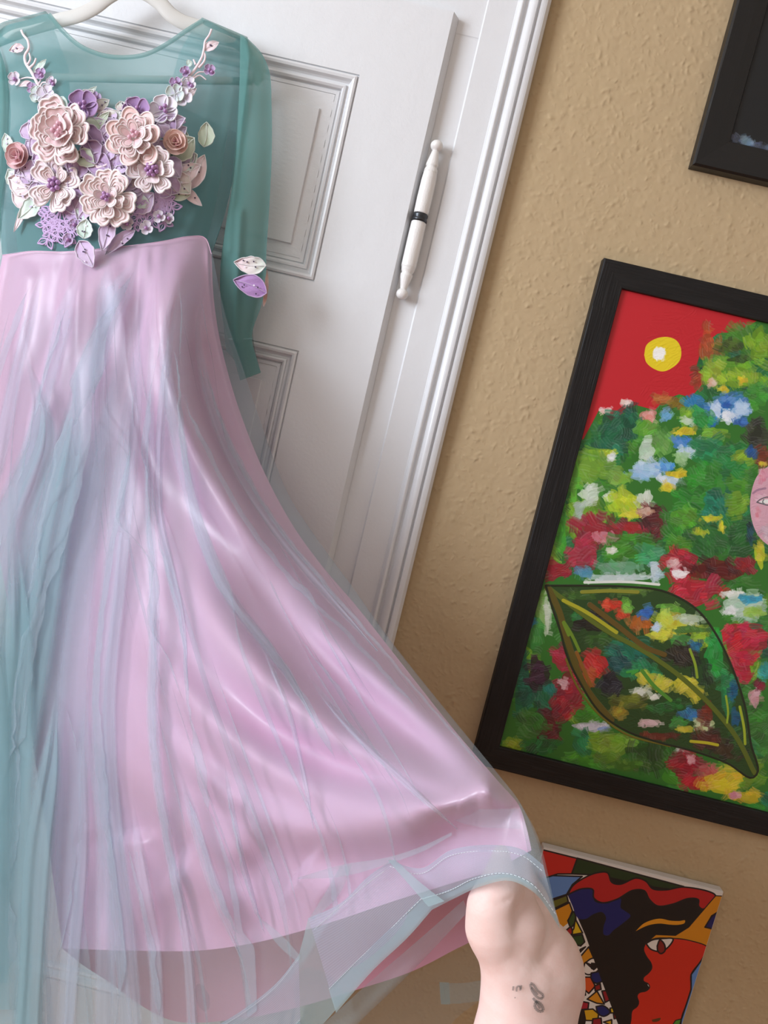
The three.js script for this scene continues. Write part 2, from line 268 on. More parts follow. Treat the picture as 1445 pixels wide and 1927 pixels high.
// a hand-painted canvas: pixel coordinates of the sketch are brought to metres on the picture's own plane
function painter(x0, x1, y0, y1, zc, w, h) {
  const C = document.createElement('canvas'), B = document.createElement('canvas'); C.width = B.width = w; C.height = B.height = h;
  const g = C.getContext('2d'), k = B.getContext('2d'), S = w / (x1 - x0), U = S * 0.00093;
  const to = ([px, py]) => { const p = at(px, py, zc); return [(p.x - x0) * S, (y1 - p.y) * S]; };
  k.fillStyle = '#777'; k.fillRect(0, 0, w, h);
  const path = (pts, curved) => { const q = (curved ? smoothLine(pts, pts.length * 8) : pts).map(to); for (const c of [g, k]) { c.beginPath(); q.forEach(([x, y], i) => (i ? c.lineTo(x, y) : c.moveTo(x, y))); } };
  return {
    g, k, to, U, C, B,
    fill(pts, color, curved = false) { path(pts, curved); g.closePath(); g.fillStyle = color; g.fill(); },
    line(pts, color, width, curved = true, ridge = 0) { path(pts, curved); g.strokeStyle = color; g.lineWidth = width * U; g.lineCap = g.lineJoin = 'round'; g.stroke(); if (ridge) { k.strokeStyle = `rgba(235,235,235,${ridge})`; k.lineWidth = width * U; k.lineCap = 'round'; k.stroke(); } },
    // a daub: short bristly strokes laid inside an ellipse
    dab([px, py, rx, ry, color], n = 1, spread = 1) {
      const m = Math.ceil(n * (6 + rx * ry / 62)); const dir0 = rr(-0.9, 0.9);
      for (let q = 0; q < 2; q++) { // a ragged patch first, then the strokes
        const ph = rr(0, 6), pts = Array.from({ length: 18 }, (_, i) => { const a = i / 18 * Math.PI * 2, k2 = (0.82 - 0.25 * q) * spread * (1 + 0.16 * Math.sin(3 * a + ph) + rr(-0.16, 0.16)); return [px + Math.cos(a) * rx * k2, py + Math.sin(a) * ry * k2]; });
        path([...pts, pts[0]], true); g.closePath(); g.globalAlpha = 0.75; g.fillStyle = jit(color, 0.6); g.fill(); g.globalAlpha = 1;
      }
      for (let i = 0; i < m; i++) {
        const a = rr(0, Math.PI * 2), q = Math.sqrt(rnd()) * spread, [x, y] = to([px + Math.cos(a) * rx * q, py + Math.sin(a) * ry * q]);
        const dir = dir0 + rr(-0.7, 0.7), len = rr(3, 9) * U * Math.min(1.6, 0.4 + Math.min(rx, ry) / 25), wd = rr(5, 12) * U * Math.min(1.4, 0.4 + Math.min(rx, ry) / 28), c = jit(color, 1);
        const bend = rr(-0.5, 0.5) * len, nb = 6;
        for (let b = 0; b < nb; b++) {
          const o = (b / (nb - 1) - 0.5) * wd, X = x - Math.sin(dir) * o, Y = y + Math.cos(dir) * o, ex = Math.cos(dir) * len * rr(0.75, 1.1), ey = Math.sin(dir) * len * rr(0.75, 1.1);
          for (const [ctx, col] of [[g, mix(c, b % 2 ? '#000000' : '#ffffff', rr(0, 0.08))], [k, `rgb(${[0, 0, 0].map(() => 90 + (b * 37 + i * 53) % 110).join()})`]]) {
            ctx.globalAlpha = ctx === g ? rr(0.35, 0.7) : 0.4; ctx.strokeStyle = col; ctx.lineWidth = wd / nb * 1.25; ctx.lineCap = 'round';
            ctx.beginPath(); ctx.moveTo(X - ex, Y - ey); ctx.quadraticCurveTo(X - Math.sin(dir) * bend, Y + Math.cos(dir) * bend, X + ex, Y + ey); ctx.stroke(); ctx.globalAlpha = 1;
          }
        }
      }
    },
    textures() { const t = new THREE.CanvasTexture(C); t.colorSpace = THREE.SRGBColorSpace; const b = new THREE.CanvasTexture(B); return [t, b]; },
  };
}
const planeUV = (g, x0, x1, y0, y1) => { const p = g.attributes.position, u = []; for (let i = 0; i < p.count; i++) u.push((p.getX(i) - x0) / (x1 - x0), (p.getY(i) - y0) / (y1 - y0)); g.setAttribute('uv', new THREE.Float32BufferAttribute(u, 2)); return g; };
const frameProfile = (w, d) => [[0, 0], [0, d - 0.002], [0.0007, d - 0.0006], [0.0022, d], [w - 0.002, d], [w - 0.0006, d - 0.0008], [w, d - 0.0025], [w, 0]];

{ // large framed canvas: leaf and face under a red sky
  const x0 = 0.2285, x1 = 0.868, y0 = 0.848, y1 = 1.7445, fw = 0.0415;
  const t = thing('framed_painting', 'large dark-framed painting with a green leaf, red sky and yellow sun', 'painting', V3((x0 + x1) / 2, y0, 0));
  for (const [k, n] of [[0, 'frame_rail'], [1, 'frame_stile'], [2, 'frame_rail'], [3, 'frame_stile']]) mesh(n, frameBar(k, x0, x1, y0, y1, 0.001, frameProfile(fw, 0.021)), M.darkWood, t);
  const a0 = x0 + fw - 0.004, a1 = x1 - fw + 0.004, b0 = y0 + fw - 0.004, b1 = y1 - fw + 0.004, P = painter(a0, a1, b0, b1, 0.0145, 1360, Math.round(1360 * (b1 - b0) / (a1 - a0)));
  P.fill([[900, 500], [1900, 700], [1900, 1800], [880, 1700]], '#2f6f22');
  for (let i = 0; i < 60; i++) P.dab([rr(1470, 1950), rr(640, 1800), rr(20, 45), rr(15, 40), ['#2f6f22', '#a8172e', '#d8c62a', '#3f80c6', '#74a21e', '#12603f', '#c5d6d6', '#147052'][i % 8]]);
  for (let i = 0; i < 90; i++) P.dab([rr(930, 1750), rr(620, 1620), 45, 40, ['#2f6f22', '#3f8a22', '#1f6a34', '#6f9a22', '#175a3c'][i % 5]]);
  P.fill([[1140, 500], [1480, 570], [1420, 606], [1398, 622], [1350, 628], [1322, 650], [1310, 690], [1322, 722], [1300, 748], [1278, 742], [1250, 752], [1232, 772], [1196, 762], [1150, 792], [1128, 770], [1098, 826], [1060, 840]], '#be1a26');
  const D = (s) => s.forEach((q) => P.dab(q));
  D([[1330, 650, 16, 40, '#a8451f'], [1312, 712, 12, 26, '#8f3a1c'], [1250, 752, 26, 11, '#a8602a'], [1275, 760, 20, 10, '#8a6a1e'], [1220, 782, 20, 13, '#dd9a94'], [1140, 773, 14, 7, '#e5c3bd'], [1182, 758, 14, 7, '#e8cfc8'],
    [1400, 640, 45, 30, '#3f7d1e'], [1352, 655, 12, 20, '#8a5a22'], [1372, 652, 25, 15, '#3a4f18'], [1430, 650, 22, 40, '#74a21e'], [1370, 690, 45, 22, '#5f9420'], [1400, 712, 50, 20, '#7da023'], [1345, 705, 22, 25, '#8fa52a'], [1390, 676, 22, 8, '#2f4a14'], [1340, 722, 9, 8, '#d9b6a0'], [1396, 716, 7, 7, '#e0c41c'], [1362, 732, 12, 7, '#d4c022'], [1425, 745, 20, 30, '#3f8a2c'],
    [1160, 812, 38, 38, '#12603f'], [1185, 795, 20, 34, '#0f5a3c'], [1140, 845, 25, 20, '#1a7048'],
    [1368, 768, 46, 26, '#3f80c6'], [1345, 774, 12, 18, '#c9d8ee'], [1394, 772, 20, 16, '#a9c6e8'], [1374, 787, 14, 14, '#d5e0ee'], [1366, 762, 11, 6, '#1f5fae'], [1395, 795, 16, 10, '#2a62b0'], [1309, 758, 24, 17, '#1f78a8'], [1340, 795, 9, 12, '#1d6fae'], [1312, 785, 28, 22, '#279040'], [1290, 785, 13, 22, '#7fb52c'], [1290, 812, 26, 9, '#d8c61f'], [1332, 822, 14, 7, '#dcc324'], [1345, 815, 25, 14, '#6fa02a'],
    [1253, 783, 10, 14, '#6fa8cf'], [1292, 793, 14, 8, '#c0d6b8'], [1215, 808, 25, 18, '#5fa030'], [1245, 835, 26, 22, '#67a544'], [1216, 848, 18, 22, '#bdd4bc'], [1285, 833, 25, 12, '#3f86d0'], [1316, 848, 15, 20, '#d5dfec'], [1290, 850, 20, 10, '#b9cfe0'], [1225, 882, 42, 17, '#a8c8e6'], [1205, 892, 28, 12, '#8fb9e0'], [1255, 878, 18, 10, '#5a9ad6'], [1262, 905, 25, 14, '#c8d8e6'], [1280, 862, 14, 12, '#9cc48a'], [1275, 892, 26, 8, '#d8c422'], [1255, 918, 14, 10, '#dcc828'],
    [1130, 852, 28, 10, '#a9c02a'], [1112, 880, 42, 32, '#6fa52a'], [1150, 860, 8, 9, '#dfe5e0'], [1140, 918, 30, 20, '#3e8424'], [1165, 900, 22, 16, '#7aa83a'], [1108, 930, 22, 18, '#ccd8c8'], [1150, 935, 16, 10, '#cbd9b5'], [1180, 945, 42, 26, '#a9bb27'], [1190, 968, 26, 9, '#d8ca26'], [1215, 940, 16, 20, '#cfd8c8'], [1080, 900, 12, 55, '#5c9c2a'], [1055, 985, 14, 70, '#3f8a22'], [1090, 960, 12, 20, '#a9bfae'],
    [1120, 1000, 46, 32, '#931b2e'], [1098, 1040, 28, 30, '#a82a3e'], [1190, 992, 38, 14, '#8f1d2c'], [1230, 972, 24, 26, '#571a1c'], [1235, 1005, 14, 20, '#601d22'], [1142, 1012, 24, 13, '#c77d86'], [1215, 962, 14, 9, '#c9a08a'], [1190, 1032, 58, 26, '#38761f'], [1150, 1036, 12, 8, '#d5d9c8'], [1222, 1042, 22, 24, '#3f9560'], [1165, 1070, 46, 16, '#5f9a70'], [1160, 1088, 72, 9, '#c5d6d6'], [1100, 1078, 20, 11, '#4f97b8'], [1045, 1072, 24, 22, '#8f1526'], [1232, 1075, 12, 24, '#bcd0da'],
    [1360, 865, 55, 32, '#1f7a3a'], [1330, 905, 40, 36, '#2f8424'], [1400, 858, 24, 13, '#86aa25'], [1330, 842, 32, 22, '#1d7d4a'], [1290, 1000, 45, 55, '#2f7a1c'], [1340, 1012, 50, 40, '#1f5f22'], [1310, 940, 45, 45, '#237a1f'], [1345, 955, 32, 32, '#147052'], [1290, 972, 28, 22, '#4a8f1d'], [1275, 1030, 20, 20, '#3f7a18'], [1338, 975, 24, 6, '#ccc722'], [1358, 990, 5, 14, '#dccf28'], [1318, 1002, 14, 7, '#9fb022'], [1388, 950, 20, 26, '#6f9a1f'], [1400, 1012, 32, 36, '#1d5a24'], [1418, 905, 14, 26, '#2f6a24'], [1412, 1002, 8, 26, '#173a44'], [1430, 1046, 12, 26, '#bfbb2a'], [1425, 818, 25, 26, '#282a20'], [1436, 860, 14, 22, '#74301a'], [1413, 850, 10, 16, '#1b4c8c'], [1434, 872, 8, 4, '#e0c222'],
    [1280, 1060, 34, 32, '#a8172e'], [1345, 1072, 62, 22, '#581116'], [1310, 1112, 55, 30, '#b51a32'], [1402, 1062, 24, 16, '#8f1a24'], [1280, 1080, 20, 9, '#eee8e8'], [1268, 1058, 12, 12, '#d7a8a8'], [1380, 1118, 22, 9, '#e2e4de'], [1402, 1142, 42, 26, '#a9c8b2'], [1412, 1128, 26, 9, '#2f8fae'], [1418, 1152, 26, 10, '#8fb84a'], [1372, 1150, 14, 10, '#dfe5e2'], [1400, 1205, 46, 40, '#b51a32'], [1396, 1255, 22, 38, '#a81a30'], [1440, 1262, 12, 20, '#2a8f8a'], [1420, 1312, 12, 22, '#cc9aa2'], [1442, 1392, 14, 58, '#3a7a2c'], [1430, 1290, 12, 10, '#7a1428'],
    [1022, 1150, 14, 42, '#7fae58'], [1030, 1160, 8, 46, '#c2cdb8'], [1008, 1190, 16, 36, '#3f8f3a'], [1000, 1170, 9, 12, '#1f6f8a'], [985, 1290, 18, 78, '#0f6048'], [1055, 1238, 18, 26, '#a8223c'], [1072, 1300, 30, 42, '#9f1a30'], [1052, 1335, 22, 22, '#8a1528'], [1012, 1268, 22, 36, '#30182a'], [1030, 1372, 24, 38, '#52161e'], [1060, 1287, 9, 12, '#dcb0b6'], [1034, 1296, 13, 11, '#1a7a6c'], [1112, 1368, 38, 10, '#cdc8da'], [1135, 1372, 12, 6, '#7f9ad0'], [1000, 1362, 36, 26, '#2f6f24'], [968, 1402, 22, 18, '#7a8f1c'], [1022, 1402, 40, 16, '#1c602c'], [1098, 1398, 20, 26, '#1f7f4a'], [1150, 1402, 42, 30, '#76a026'], [1222, 1420, 46, 34, '#27551a'], [1180, 1440, 38, 12, '#4a7a1e'], [1140, 1425, 26, 12, '#557f1e'],
    [1286, 1408, 20, 11, '#c2c2b6'], [1290, 1440, 30, 30, '#941428'], [1312, 1472, 36, 18, '#a81a2e'], [1300, 1430, 10, 8, '#d9a0a6'], [1360, 1470, 46, 26, '#d8b81e'], [1410, 1500, 36, 14, '#cfae1c'], [1384, 1497, 13, 9, '#d491a0'], [1422, 1520, 22, 9, '#2f922c'], [1442, 1505, 12, 16, '#0f6f4c'], [1330, 1450, 20, 12, '#b54a4a']]);
  // the leaf
  const edge = [[1027, 1102], [1100, 1102], [1180, 1104], [1250, 1113], [1310, 1146], [1345, 1190], [1377, 1255], [1402, 1330], [1413, 1400], [1426, 1452], [1414, 1464], [1370, 1437], [1300, 1412], [1240, 1397], [1180, 1376], [1130, 1342], [1090, 1282], [1066, 1232], [1055, 1190], [1038, 1140], [1027, 1102]];
  P.fill(smoothLine(edge, 160), '#26441a');
  D([[1090, 1120, 40, 10, '#3a5f1e'], [1180, 1112, 60, 8, '#4a6a24'], [1150, 1138, 24, 13, '#c8321e'], [1172, 1155, 16, 13, '#b8401e'], [1205, 1172, 26, 16, '#a8581c'], [1180, 1140, 12, 16, '#6fae3a'], [1216, 1152, 14, 12, '#2a5fb0'], [1260, 1150, 30, 16, '#6fa83a'], [1275, 1175, 40, 22, '#c4bd34'], [1250, 1165, 20, 16, '#b9c83a'], [1300, 1165, 30, 12, '#b8c8b0'], [1240, 1195, 26, 12, '#cfc83a'], [1290, 1205, 30, 12, '#3f8a3a'], [1235, 1180, 8, 12, '#b8cfe6'], [1320, 1200, 20, 24, '#8fae2a'], [1345, 1235, 22, 50, '#1f8a38'], [1370, 1300, 18, 50, '#1d7a40'], [1300, 1185, 40, 8, '#3f6f2a'], [1285, 1232, 34, 24, '#221c14'], [1320, 1265, 18, 30, '#1c3a1c'], [1310, 1215, 12, 10, '#1a5f86'], [1385, 1360, 12, 34, '#134f6a'], [1380, 1300, 10, 20, '#12506f'],
    [1110, 1170, 36, 20, '#221d16'], [1085, 1160, 14, 10, '#1f6a2c'], [1135, 1210, 40, 22, '#2a4f1a'], [1190, 1230, 46, 26, '#12664e'], [1205, 1262, 40, 20, '#1d7f4a'], [1160, 1248, 26, 18, '#164f50'], [1120, 1252, 26, 26, '#c0201e'], [1108, 1275, 16, 20, '#a84a1c'], [1150, 1285, 22, 24, '#1a1a24'], [1215, 1275, 24, 14, '#c4bb30'], [1245, 1290, 26, 16, '#c8c43c'], [1288, 1285, 26, 18, '#cfc334'], [1310, 1305, 20, 14, '#c8bc30'], [1205, 1305, 24, 12, '#d5d8c4'], [1230, 1312, 12, 6, '#e4e4da'], [1185, 1320, 40, 18, '#5c641c'], [1165, 1340, 20, 14, '#8a7a20'], [1260, 1330, 40, 14, '#1f5a20'], [1300, 1345, 26, 14, '#2a6f9c'], [1275, 1360, 20, 10, '#3f8a3a'], [1225, 1360, 22, 9, '#d9b8bc'], [1325, 1362, 22, 14, '#c0c890'], [1290, 1372, 20, 8, '#c4c02c'], [1240, 1385, 46, 9, '#6a2a18'], [1332, 1392, 36, 20, '#4a2018'], [1370, 1412, 30, 20, '#2c2014'], [1390, 1390, 16, 40, '#234a1a'], [1330, 1340, 14, 24, '#6a2618']]);
  for (const [pts, c, w] of [[[[1034, 1108], [1130, 1180], [1222, 1232], [1302, 1292], [1382, 1382], [1420, 1455]], '#59661c', 9], [[[1030, 1104], [1052, 1150], [1066, 1200], [1100, 1290], [1150, 1355]], '#5c5018', 12], [[[1060, 1130], [1100, 1150], [1160, 1190]], '#a8a424', 7], [[[1110, 1138], [1160, 1176], [1215, 1218], [1250, 1232]], '#5f4a18', 10], [[[1095, 1114], [1150, 1112], [1200, 1114]], '#85862a', 7], [[[1298, 1222], [1308, 1250], [1312, 1275]], '#86a02a', 5], [[[1366, 1310], [1370, 1340], [1368, 1360]], '#8fa82a', 4], [[[1392, 1330], [1400, 1370], [1402, 1400]], '#9aac2a', 5], [[[1208, 1262], [1230, 1290], [1262, 1318]], '#4f8a2c', 7], [[[1085, 1228], [1098, 1260], [1112, 1290]], '#8a5a1e', 7], [[[1300, 1395], [1330, 1398], [1350, 1402]], '#b8b026', 6], [[[1065, 1240], [1085, 1290], [1128, 1345], [1180, 1382], [1260, 1404]], '#6f661c', 4], [[[1070, 1195], [1060, 1170], [1076, 1195], [1090, 1225]], '#6a8a24', 6], [[[1180, 1265], [1200, 1262], [1190, 1268]], '#3f9a3a', 5]]) P.line(pts, c, w, true, 0.8);
  P.line(edge, '#1c2410', 4, true, 0.5);
  P.line([[1100, 1096], [1180, 1095], [1240, 1100]], '#dfe2da', 5, true);
  // sun and half face
  P.fill(smoothLine([[1212, 668], [1216, 650], [1232, 638], [1255, 634], [1272, 640], [1281, 655], [1280, 676], [1268, 690], [1248, 699], [1230, 694], [1216, 682], [1212, 668]], 90), '#e3c91c');
  for (let i = 0; i < 40; i++) P.dab([1240 + rr(-7, 7), 666 + rr(-7, 7), 5, 5, '#f7f5ef'], 0.2);
  P.fill(smoothLine([[1448, 875], [1425, 895], [1413, 930], [1412, 965], [1422, 1000], [1440, 1022], [1490, 1045], [1540, 1020], [1560, 950], [1540, 890], [1490, 860], [1448, 875]], 90), '#d4a3b2');
  for (const q of [[1436, 895, 10, 12, '#d892a4'], [1425, 968, 5, 12, '#d98f9f'], [1440, 1000, 12, 16, '#cdb0bc'], [1430, 935, 10, 10, '#dcb0c0']]) P.dab(q, 1.5);
  P.line([[1417, 928], [1426, 922], [1440, 919]], '#a87f94', 4); P.line([[1424, 945], [1432, 939], [1446, 936], [1446, 950], [1434, 948], [1424, 945]], '#5f5c60', 2); P.fill([[1428, 945], [1436, 940], [1448, 939], [1446, 948], [1435, 947]], '#e6e6e2'); P.line([[1437, 940], [1435, 945], [1439, 949]], '#77787a', 2); P.line([[1500, 952], [1515, 944], [1535, 948], [1518, 956], [1500, 952]], '#5f5c60', 2); P.line([[1482, 950], [1476, 985], [1486, 992]], '#b07f92', 3); P.line([[1462, 1012], [1482, 1008], [1502, 1015]], '#a8485a', 5);
  const [tx, bp] = P.textures();
  mesh('canvas', planeUV(box(a0, a1, b0, b1, 0.003, 0.0145), a0, a1, b0, b1), Phy({ map: tx, bumpMap: bp, bumpScale: 0.0014, roughness: 0.5 }), t);
}
{ // black frame with a dark picture, top right
  const x0 = 0.3275, x1 = 0.80, y0 = 1.916, y1 = 2.52, fw = 0.05;
  const t = thing('framed_picture', 'black-framed dark picture with a bluish smear above the leaf painting', 'picture', V3((x0 + x1) / 2, y0, 0));
  const black = Phy({ color: '#0e0e0f', roughness: 0.42, bumpMap: frameBump, bumpScale: 0.0003 });
  for (const [k, n] of [[0, 'frame_rail'], [1, 'frame_stile'], [2, 'frame_rail'], [3, 'frame_stile']]) mesh(n, frameBar(k, x0, x1, y0, y1, 0.001, [[0, 0], [0, 0.019], [0.003, 0.0225], [0.03, 0.02], [0.046, 0.0165], [0.0485, 0.0155], [0.05, 0.0135], [0.05, 0]]), black, t);
  const a0 = x0 + fw - 0.004, a1 = x1 - fw + 0.004, b0 = y0 + fw - 0.004, b1 = y1 - fw + 0.004, P = painter(a0, a1, b0, b1, 0.012, 700, Math.round(700 * (b1 - b0) / (a1 - a0)));
  P.fill([[1200, -800], [2400, -800], [2400, 600], [1200, 600]], '#0e1012');
  for (let i = 0; i < 8; i++) P.dab([1376 + i * 12 + rr(-2, 2), 257 + i * 4.2, 9, 7, ['#3c4358', '#2f3547', '#4a5770', '#56697a'][i % 4]], 1);
  P.dab([1402, 262, 8, 6, '#5f7582'], 1.2); P.dab([1412, 270, 6, 4, '#7088a0'], 1);
  const [tx, bp] = P.textures();
  mesh('print', planeUV(box(a0, a1, b0, b1, 0.003, 0.012), a0, a1, b0, b1), Phy({ map: tx, bumpMap: bp, bumpScale: 0.00006, roughness: 0.55 }), t);
}
{ // small unframed canvas of bright shapes
  const x0 = 0.3925, x1 = 0.724, y0 = 0.31, y1 = 0.7265, zt = 0.019;
  const t = thing('canvas_painting', 'small unframed canvas of red, black and blue shapes outlined around an eye', 'painting', V3((x0 + x1) / 2, y0, 0));
  const P = painter(x0, x1, y0, y1, zt, 1100, Math.round(1100 * (y1 - y0) / (x1 - x0)));
  const Z = (a) => a.map(([x, y]) => [1000 + x / 3.247, 1560 + y / 3.247]); // sketch coordinates
  const F = (pts, c, curved = true, ol = 3) => { const q = Z(pts); P.fill(curved ? smoothLine([...q, q[0]], q.length * 10) : q, c); if (ol) P.line([...q, q[0]], '#161012', ol, curved); };
  P.fill([[900, 1500], [1600, 1600], [1500, 2300], [800, 2300]], '#ddd8d2');
  for (const [q, c] of [[[[-300, 40], [60, 125], [40, 320], [-330, 300]], '#d08a10'], [[[-340, 300], [60, 310], [60, 460], [-360, 560]], '#14185c'], [[[-380, 560], [100, 460], [60, 800], [-420, 900]], '#2f4a1c'], [[[-440, 900], [80, 800], [100, 1400], [-500, 1700]], '#c83a1c']]) F(q, c, false);
  F([[60, 125], [280, 180], [250, 275], [160, 275], [80, 300], [40, 300]], '#c02318', false);
  F([[280, 178], [930, 352], [800, 380], [720, 345], [660, 300], [500, 340], [450, 270], [380, 280], [245, 275]], '#1c3412', false);
  F([[40, 310], [130, 285], [310, 290], [250, 340], [215, 400], [60, 450]], '#5d86c4', false);
  F([[120, 440], [215, 405], [225, 445], [130, 490]], '#5f5f1c', false);
  F([[140, 495], [232, 450], [250, 500], [225, 560], [240, 600], [215, 640], [60, 700]], '#d08a10', false);
  // tumbled small shapes, lower left
  F([[180, 610], [260, 545], [330, 640], [430, 900], [530, 1192], [560, 1400], [60, 1400], [100, 800]], '#dcd7d0', false, 0);
  F([[222, 560], [258, 505], [270, 560], [240, 600]], '#2f4a1c'); F([[268, 550], [312, 635], [228, 650], [258, 610]], '#d8b818', false); F([[205, 625], [240, 600], [248, 640], [210, 650]], '#a01c1c'); F([[250, 655], [310, 645], [325, 690], [300, 715], [240, 700]], '#24421a', false);
  F([[240, 650], [262, 700], [255, 720], [230, 700]], '#a01c1c', false); F([[290, 790], [350, 720], [385, 800], [300, 910], [285, 900]], '#cf8a14', false); F([[260, 790], [300, 735], [330, 720], [290, 760], [280, 840]], '#5a2018', false);
  F([[325, 820], [375, 790], [430, 820], [400, 870], [345, 890], [316, 870]], '#e2dcd4'); F([[330, 815], [375, 835], [415, 830], [380, 860]], '#9a1c1c', false); F([[368, 820], [390, 825], [385, 855], [366, 850]], '#14110f'); F([[385, 795], [422, 788], [425, 822], [395, 825]], '#d8b818', false);
  F([[365, 880], [420, 870], [435, 930], [400, 945], [360, 930]], '#121f60', false); F([[300, 905], [360, 905], [390, 960], [350, 1005], [300, 960]], '#d0521c', false); F([[385, 960], [420, 945], [425, 980], [390, 990]], '#8a1818', false); F([[275, 930], [300, 915], [298, 975], [275, 985]], '#cfae18', false);
  F([[280, 985], [325, 975], [330, 1015], [275, 1025]], '#8a1420', false); F([[340, 1040], [400, 990], [445, 1070], [400, 1065]], '#d08a14', false); F([[430, 990], [475, 985], [488, 1040], [450, 1060]], '#8a1420', false); F([[290, 1050], [350, 1062], [345, 1100], [285, 1105]], '#a01c2c', false); F([[395, 1085], [440, 1080], [480, 1120], [440, 1145], [405, 1125]], '#121f60'); F([[318, 1105], [375, 1100], [410, 1130], [405, 1172], [330, 1170]], '#cfa018', false); F([[480, 1095], [515, 1090], [522, 1120], [485, 1125]], '#cfae18', false); F([[500, 1125], [535, 1120], [545, 1150], [505, 1160]], '#a01c1c', false); F([[375, 1160], [425, 1155], [430, 1200], [370, 1200]], '#8a1420', false); F([[440, 1180], [490, 1165], [490, 1200]], '#cfa018', false); F([[225, 1140], [270, 1090], [318, 1120], [318, 1200], [215, 1210]], '#15110f'); F([[230, 1040], [275, 1040], [280, 1090], [235, 1130]], '#c83a1c', false);
  // black profile, blue head, red wave of hair
  F([[222, 402], [250, 345], [400, 275], [700, 345], [930, 375], [1120, 412], [1140, 470], [1060, 640], [960, 690], [760, 690], [700, 1000], [600, 1300], [570, 1300], [430, 930], [330, 650]], '#0e0c0c', false, 0);
  F([[222, 405], [300, 360], [380, 365], [380, 430], [500, 450], [650, 370], [720, 440], [800, 480], [1010, 425], [1050, 490], [960, 600], [880, 640], [760, 650], [700, 690], [685, 740], [735, 830], [730, 860], [682, 920], [722, 970], [700, 990], [645, 1010], [650, 1080], [612, 1120], [600, 1260], [570, 1300], [430, 930], [330, 650]], '#0e0c0c', false, 0);
  F([[225, 405], [320, 360], [380, 368], [385, 440], [460, 455], [545, 425], [545, 480], [570, 500], [605, 530], [560, 575], [500, 620], [470, 650], [442, 645], [440, 600], [455, 540], [430, 508], [380, 520], [330, 550], [285, 545], [250, 470]], '#101a62', true, 0);
  F([[222, 402], [250, 350], [320, 300], [400, 268], [465, 268], [490, 325], [540, 338], [640, 300], [700, 320], [740, 365], [820, 372], [935, 355], [1125, 408], [1050, 490], [1020, 470], [1020, 432], [960, 425], [860, 460], [770, 470], [720, 430], [690, 378], [620, 375], [520, 430], [430, 450], [380, 420], [375, 370], [310, 365], [262, 382]], '#b01a1a');
  F([[1125, 408], [1170, 410], [1150, 500], [1100, 530], [1060, 600], [1118, 615], [1080, 725], [960, 680], [860, 668], [760, 672], [705, 692], [760, 645], [880, 650], [960, 600]], '#cc8510', false, 2);
  F([[1148, 500], [1112, 612], [1060, 600], [1100, 535]], '#14185c', false, 3);
  F([[635, 625], [690, 575], [780, 548], [850, 560], [905, 562], [938, 558], [935, 575], [900, 585], [850, 585], [780, 578], [710, 590]], '#d89012', true, 0);
  F([[700, 690], [760, 668], [860, 668], [960, 680], [1080, 728], [1040, 800], [975, 890], [975, 980], [950, 1060], [915, 1160], [900, 1400], [590, 1400], [608, 1160], [615, 1110], [645, 1085], [655, 1060], [645, 1020], [660, 1000], [700, 990], [722, 968], [712, 945], [684, 930], [684, 908], [715, 880], [735, 850], [730, 820], [700, 775], [685, 735]], '#c82a14', true, 2);
  F([[700, 700], [740, 678], [800, 670], [865, 672], [835, 722], [790, 748], [730, 735]], '#dedad4'); F([[768, 715], [785, 678], [812, 705], [815, 745], [790, 762], [772, 745]], '#7c1c14');
  F([[1080, 735], [1062, 800], [1000, 1010], [940, 1192], [905, 1400], [890, 1400], [915, 1165], [950, 1060], [975, 980], [975, 890], [1040, 800]], '#5d86c4', false, 3);
  F([[735, 1165], [790, 1155], [780, 1172], [740, 1178]], '#5a3a14', true, 0); F([[880, 1170], [915, 1160], [905, 1200], [860, 1200]], '#4a8a2c', false, 2);
  const [tx] = P.textures();
  mesh('canvas_face', planeUV(new THREE.PlaneGeometry(x1 - x0 - 0.003, y1 - y0 - 0.003).translate((x0 + x1) / 2, (y0 + y1) / 2, zt), x0, x1, y0, y1), Phy({ map: tx, roughness: 0.55 }), t);
  mesh('stretcher', new RoundedBoxGeometry(x1 - x0, y1 - y0, 0.0175, 3, 0.0022).translate((x0 + x1) / 2, (y0 + y1) / 2, 0.01), Std({ color: '#cfc8c2', roughness: 0.8 }), t);
}
// ------------------------------------------------------------------ dress on its hanger
const weave = (() => { const n = 64; return dataTex(n, (x, y) => { const u = (x + (y >> 5) * 16) % 32, v = y % 32, a = Math.min(u, 32 - u), b = Math.min(v, 32 - v); return a < 4.5 || b < 4.5 || Math.abs(a - b) < 2.4 ? 1 : 0.55; }); })();
const threads = (() => { const a = tileNoise(256, 128), b = tileNoise(256, 16); return dataTex(256, (x, y) => 0.7 * a(x, (y * 0.1) % 256) + 0.3 * b(x, y)); })();
const gauze = (color, opacity, extra = {}) => Phy({ color, transparent: true, opacity, roughness: 1, transmission: 0.45, thickness: 0, specularIntensity: 0.15, ...extra });
M.tulle = gauze('#bed0da', 0.2);
M.tulleFold = gauze('#aecad0', 0.3);
M.tulleBack = gauze('#a4c0c6', 0.15);
const bandWeave = weave.clone(); bandWeave.repeat.set(190, 260); bandWeave.needsUpdate = true;
M.band = gauze('#b2c0cf', 0.72, { alphaMap: bandWeave });
M.bandHem = gauze('#a8c6ca', 0.48);
M.bodice = gauze('#7fb3b5', 0.6, { roughness: 1 });
M.bodiceBack = gauze('#80b2b4', 0.42);
M.sleeve = gauze('#7fb4b0', 0.5);
M.satin = Phy({ color: '#dda6c6', roughness: 0.4, specularIntensity: 1, ior: 2.1, sheen: 0.6, sheenColor: new THREE.Color('#f6dcf0'), sheenRoughness: 0.4, bumpMap: threads, bumpScale: 0.00004 });
threads.repeat.set(14, 14);
M.stitch = Std({ color: '#ccd6dc', roughness: 0.9 });
M.hanger = Phy({ color: '#cfcdc8', roughness: 0.55, sheen: 0.4 });

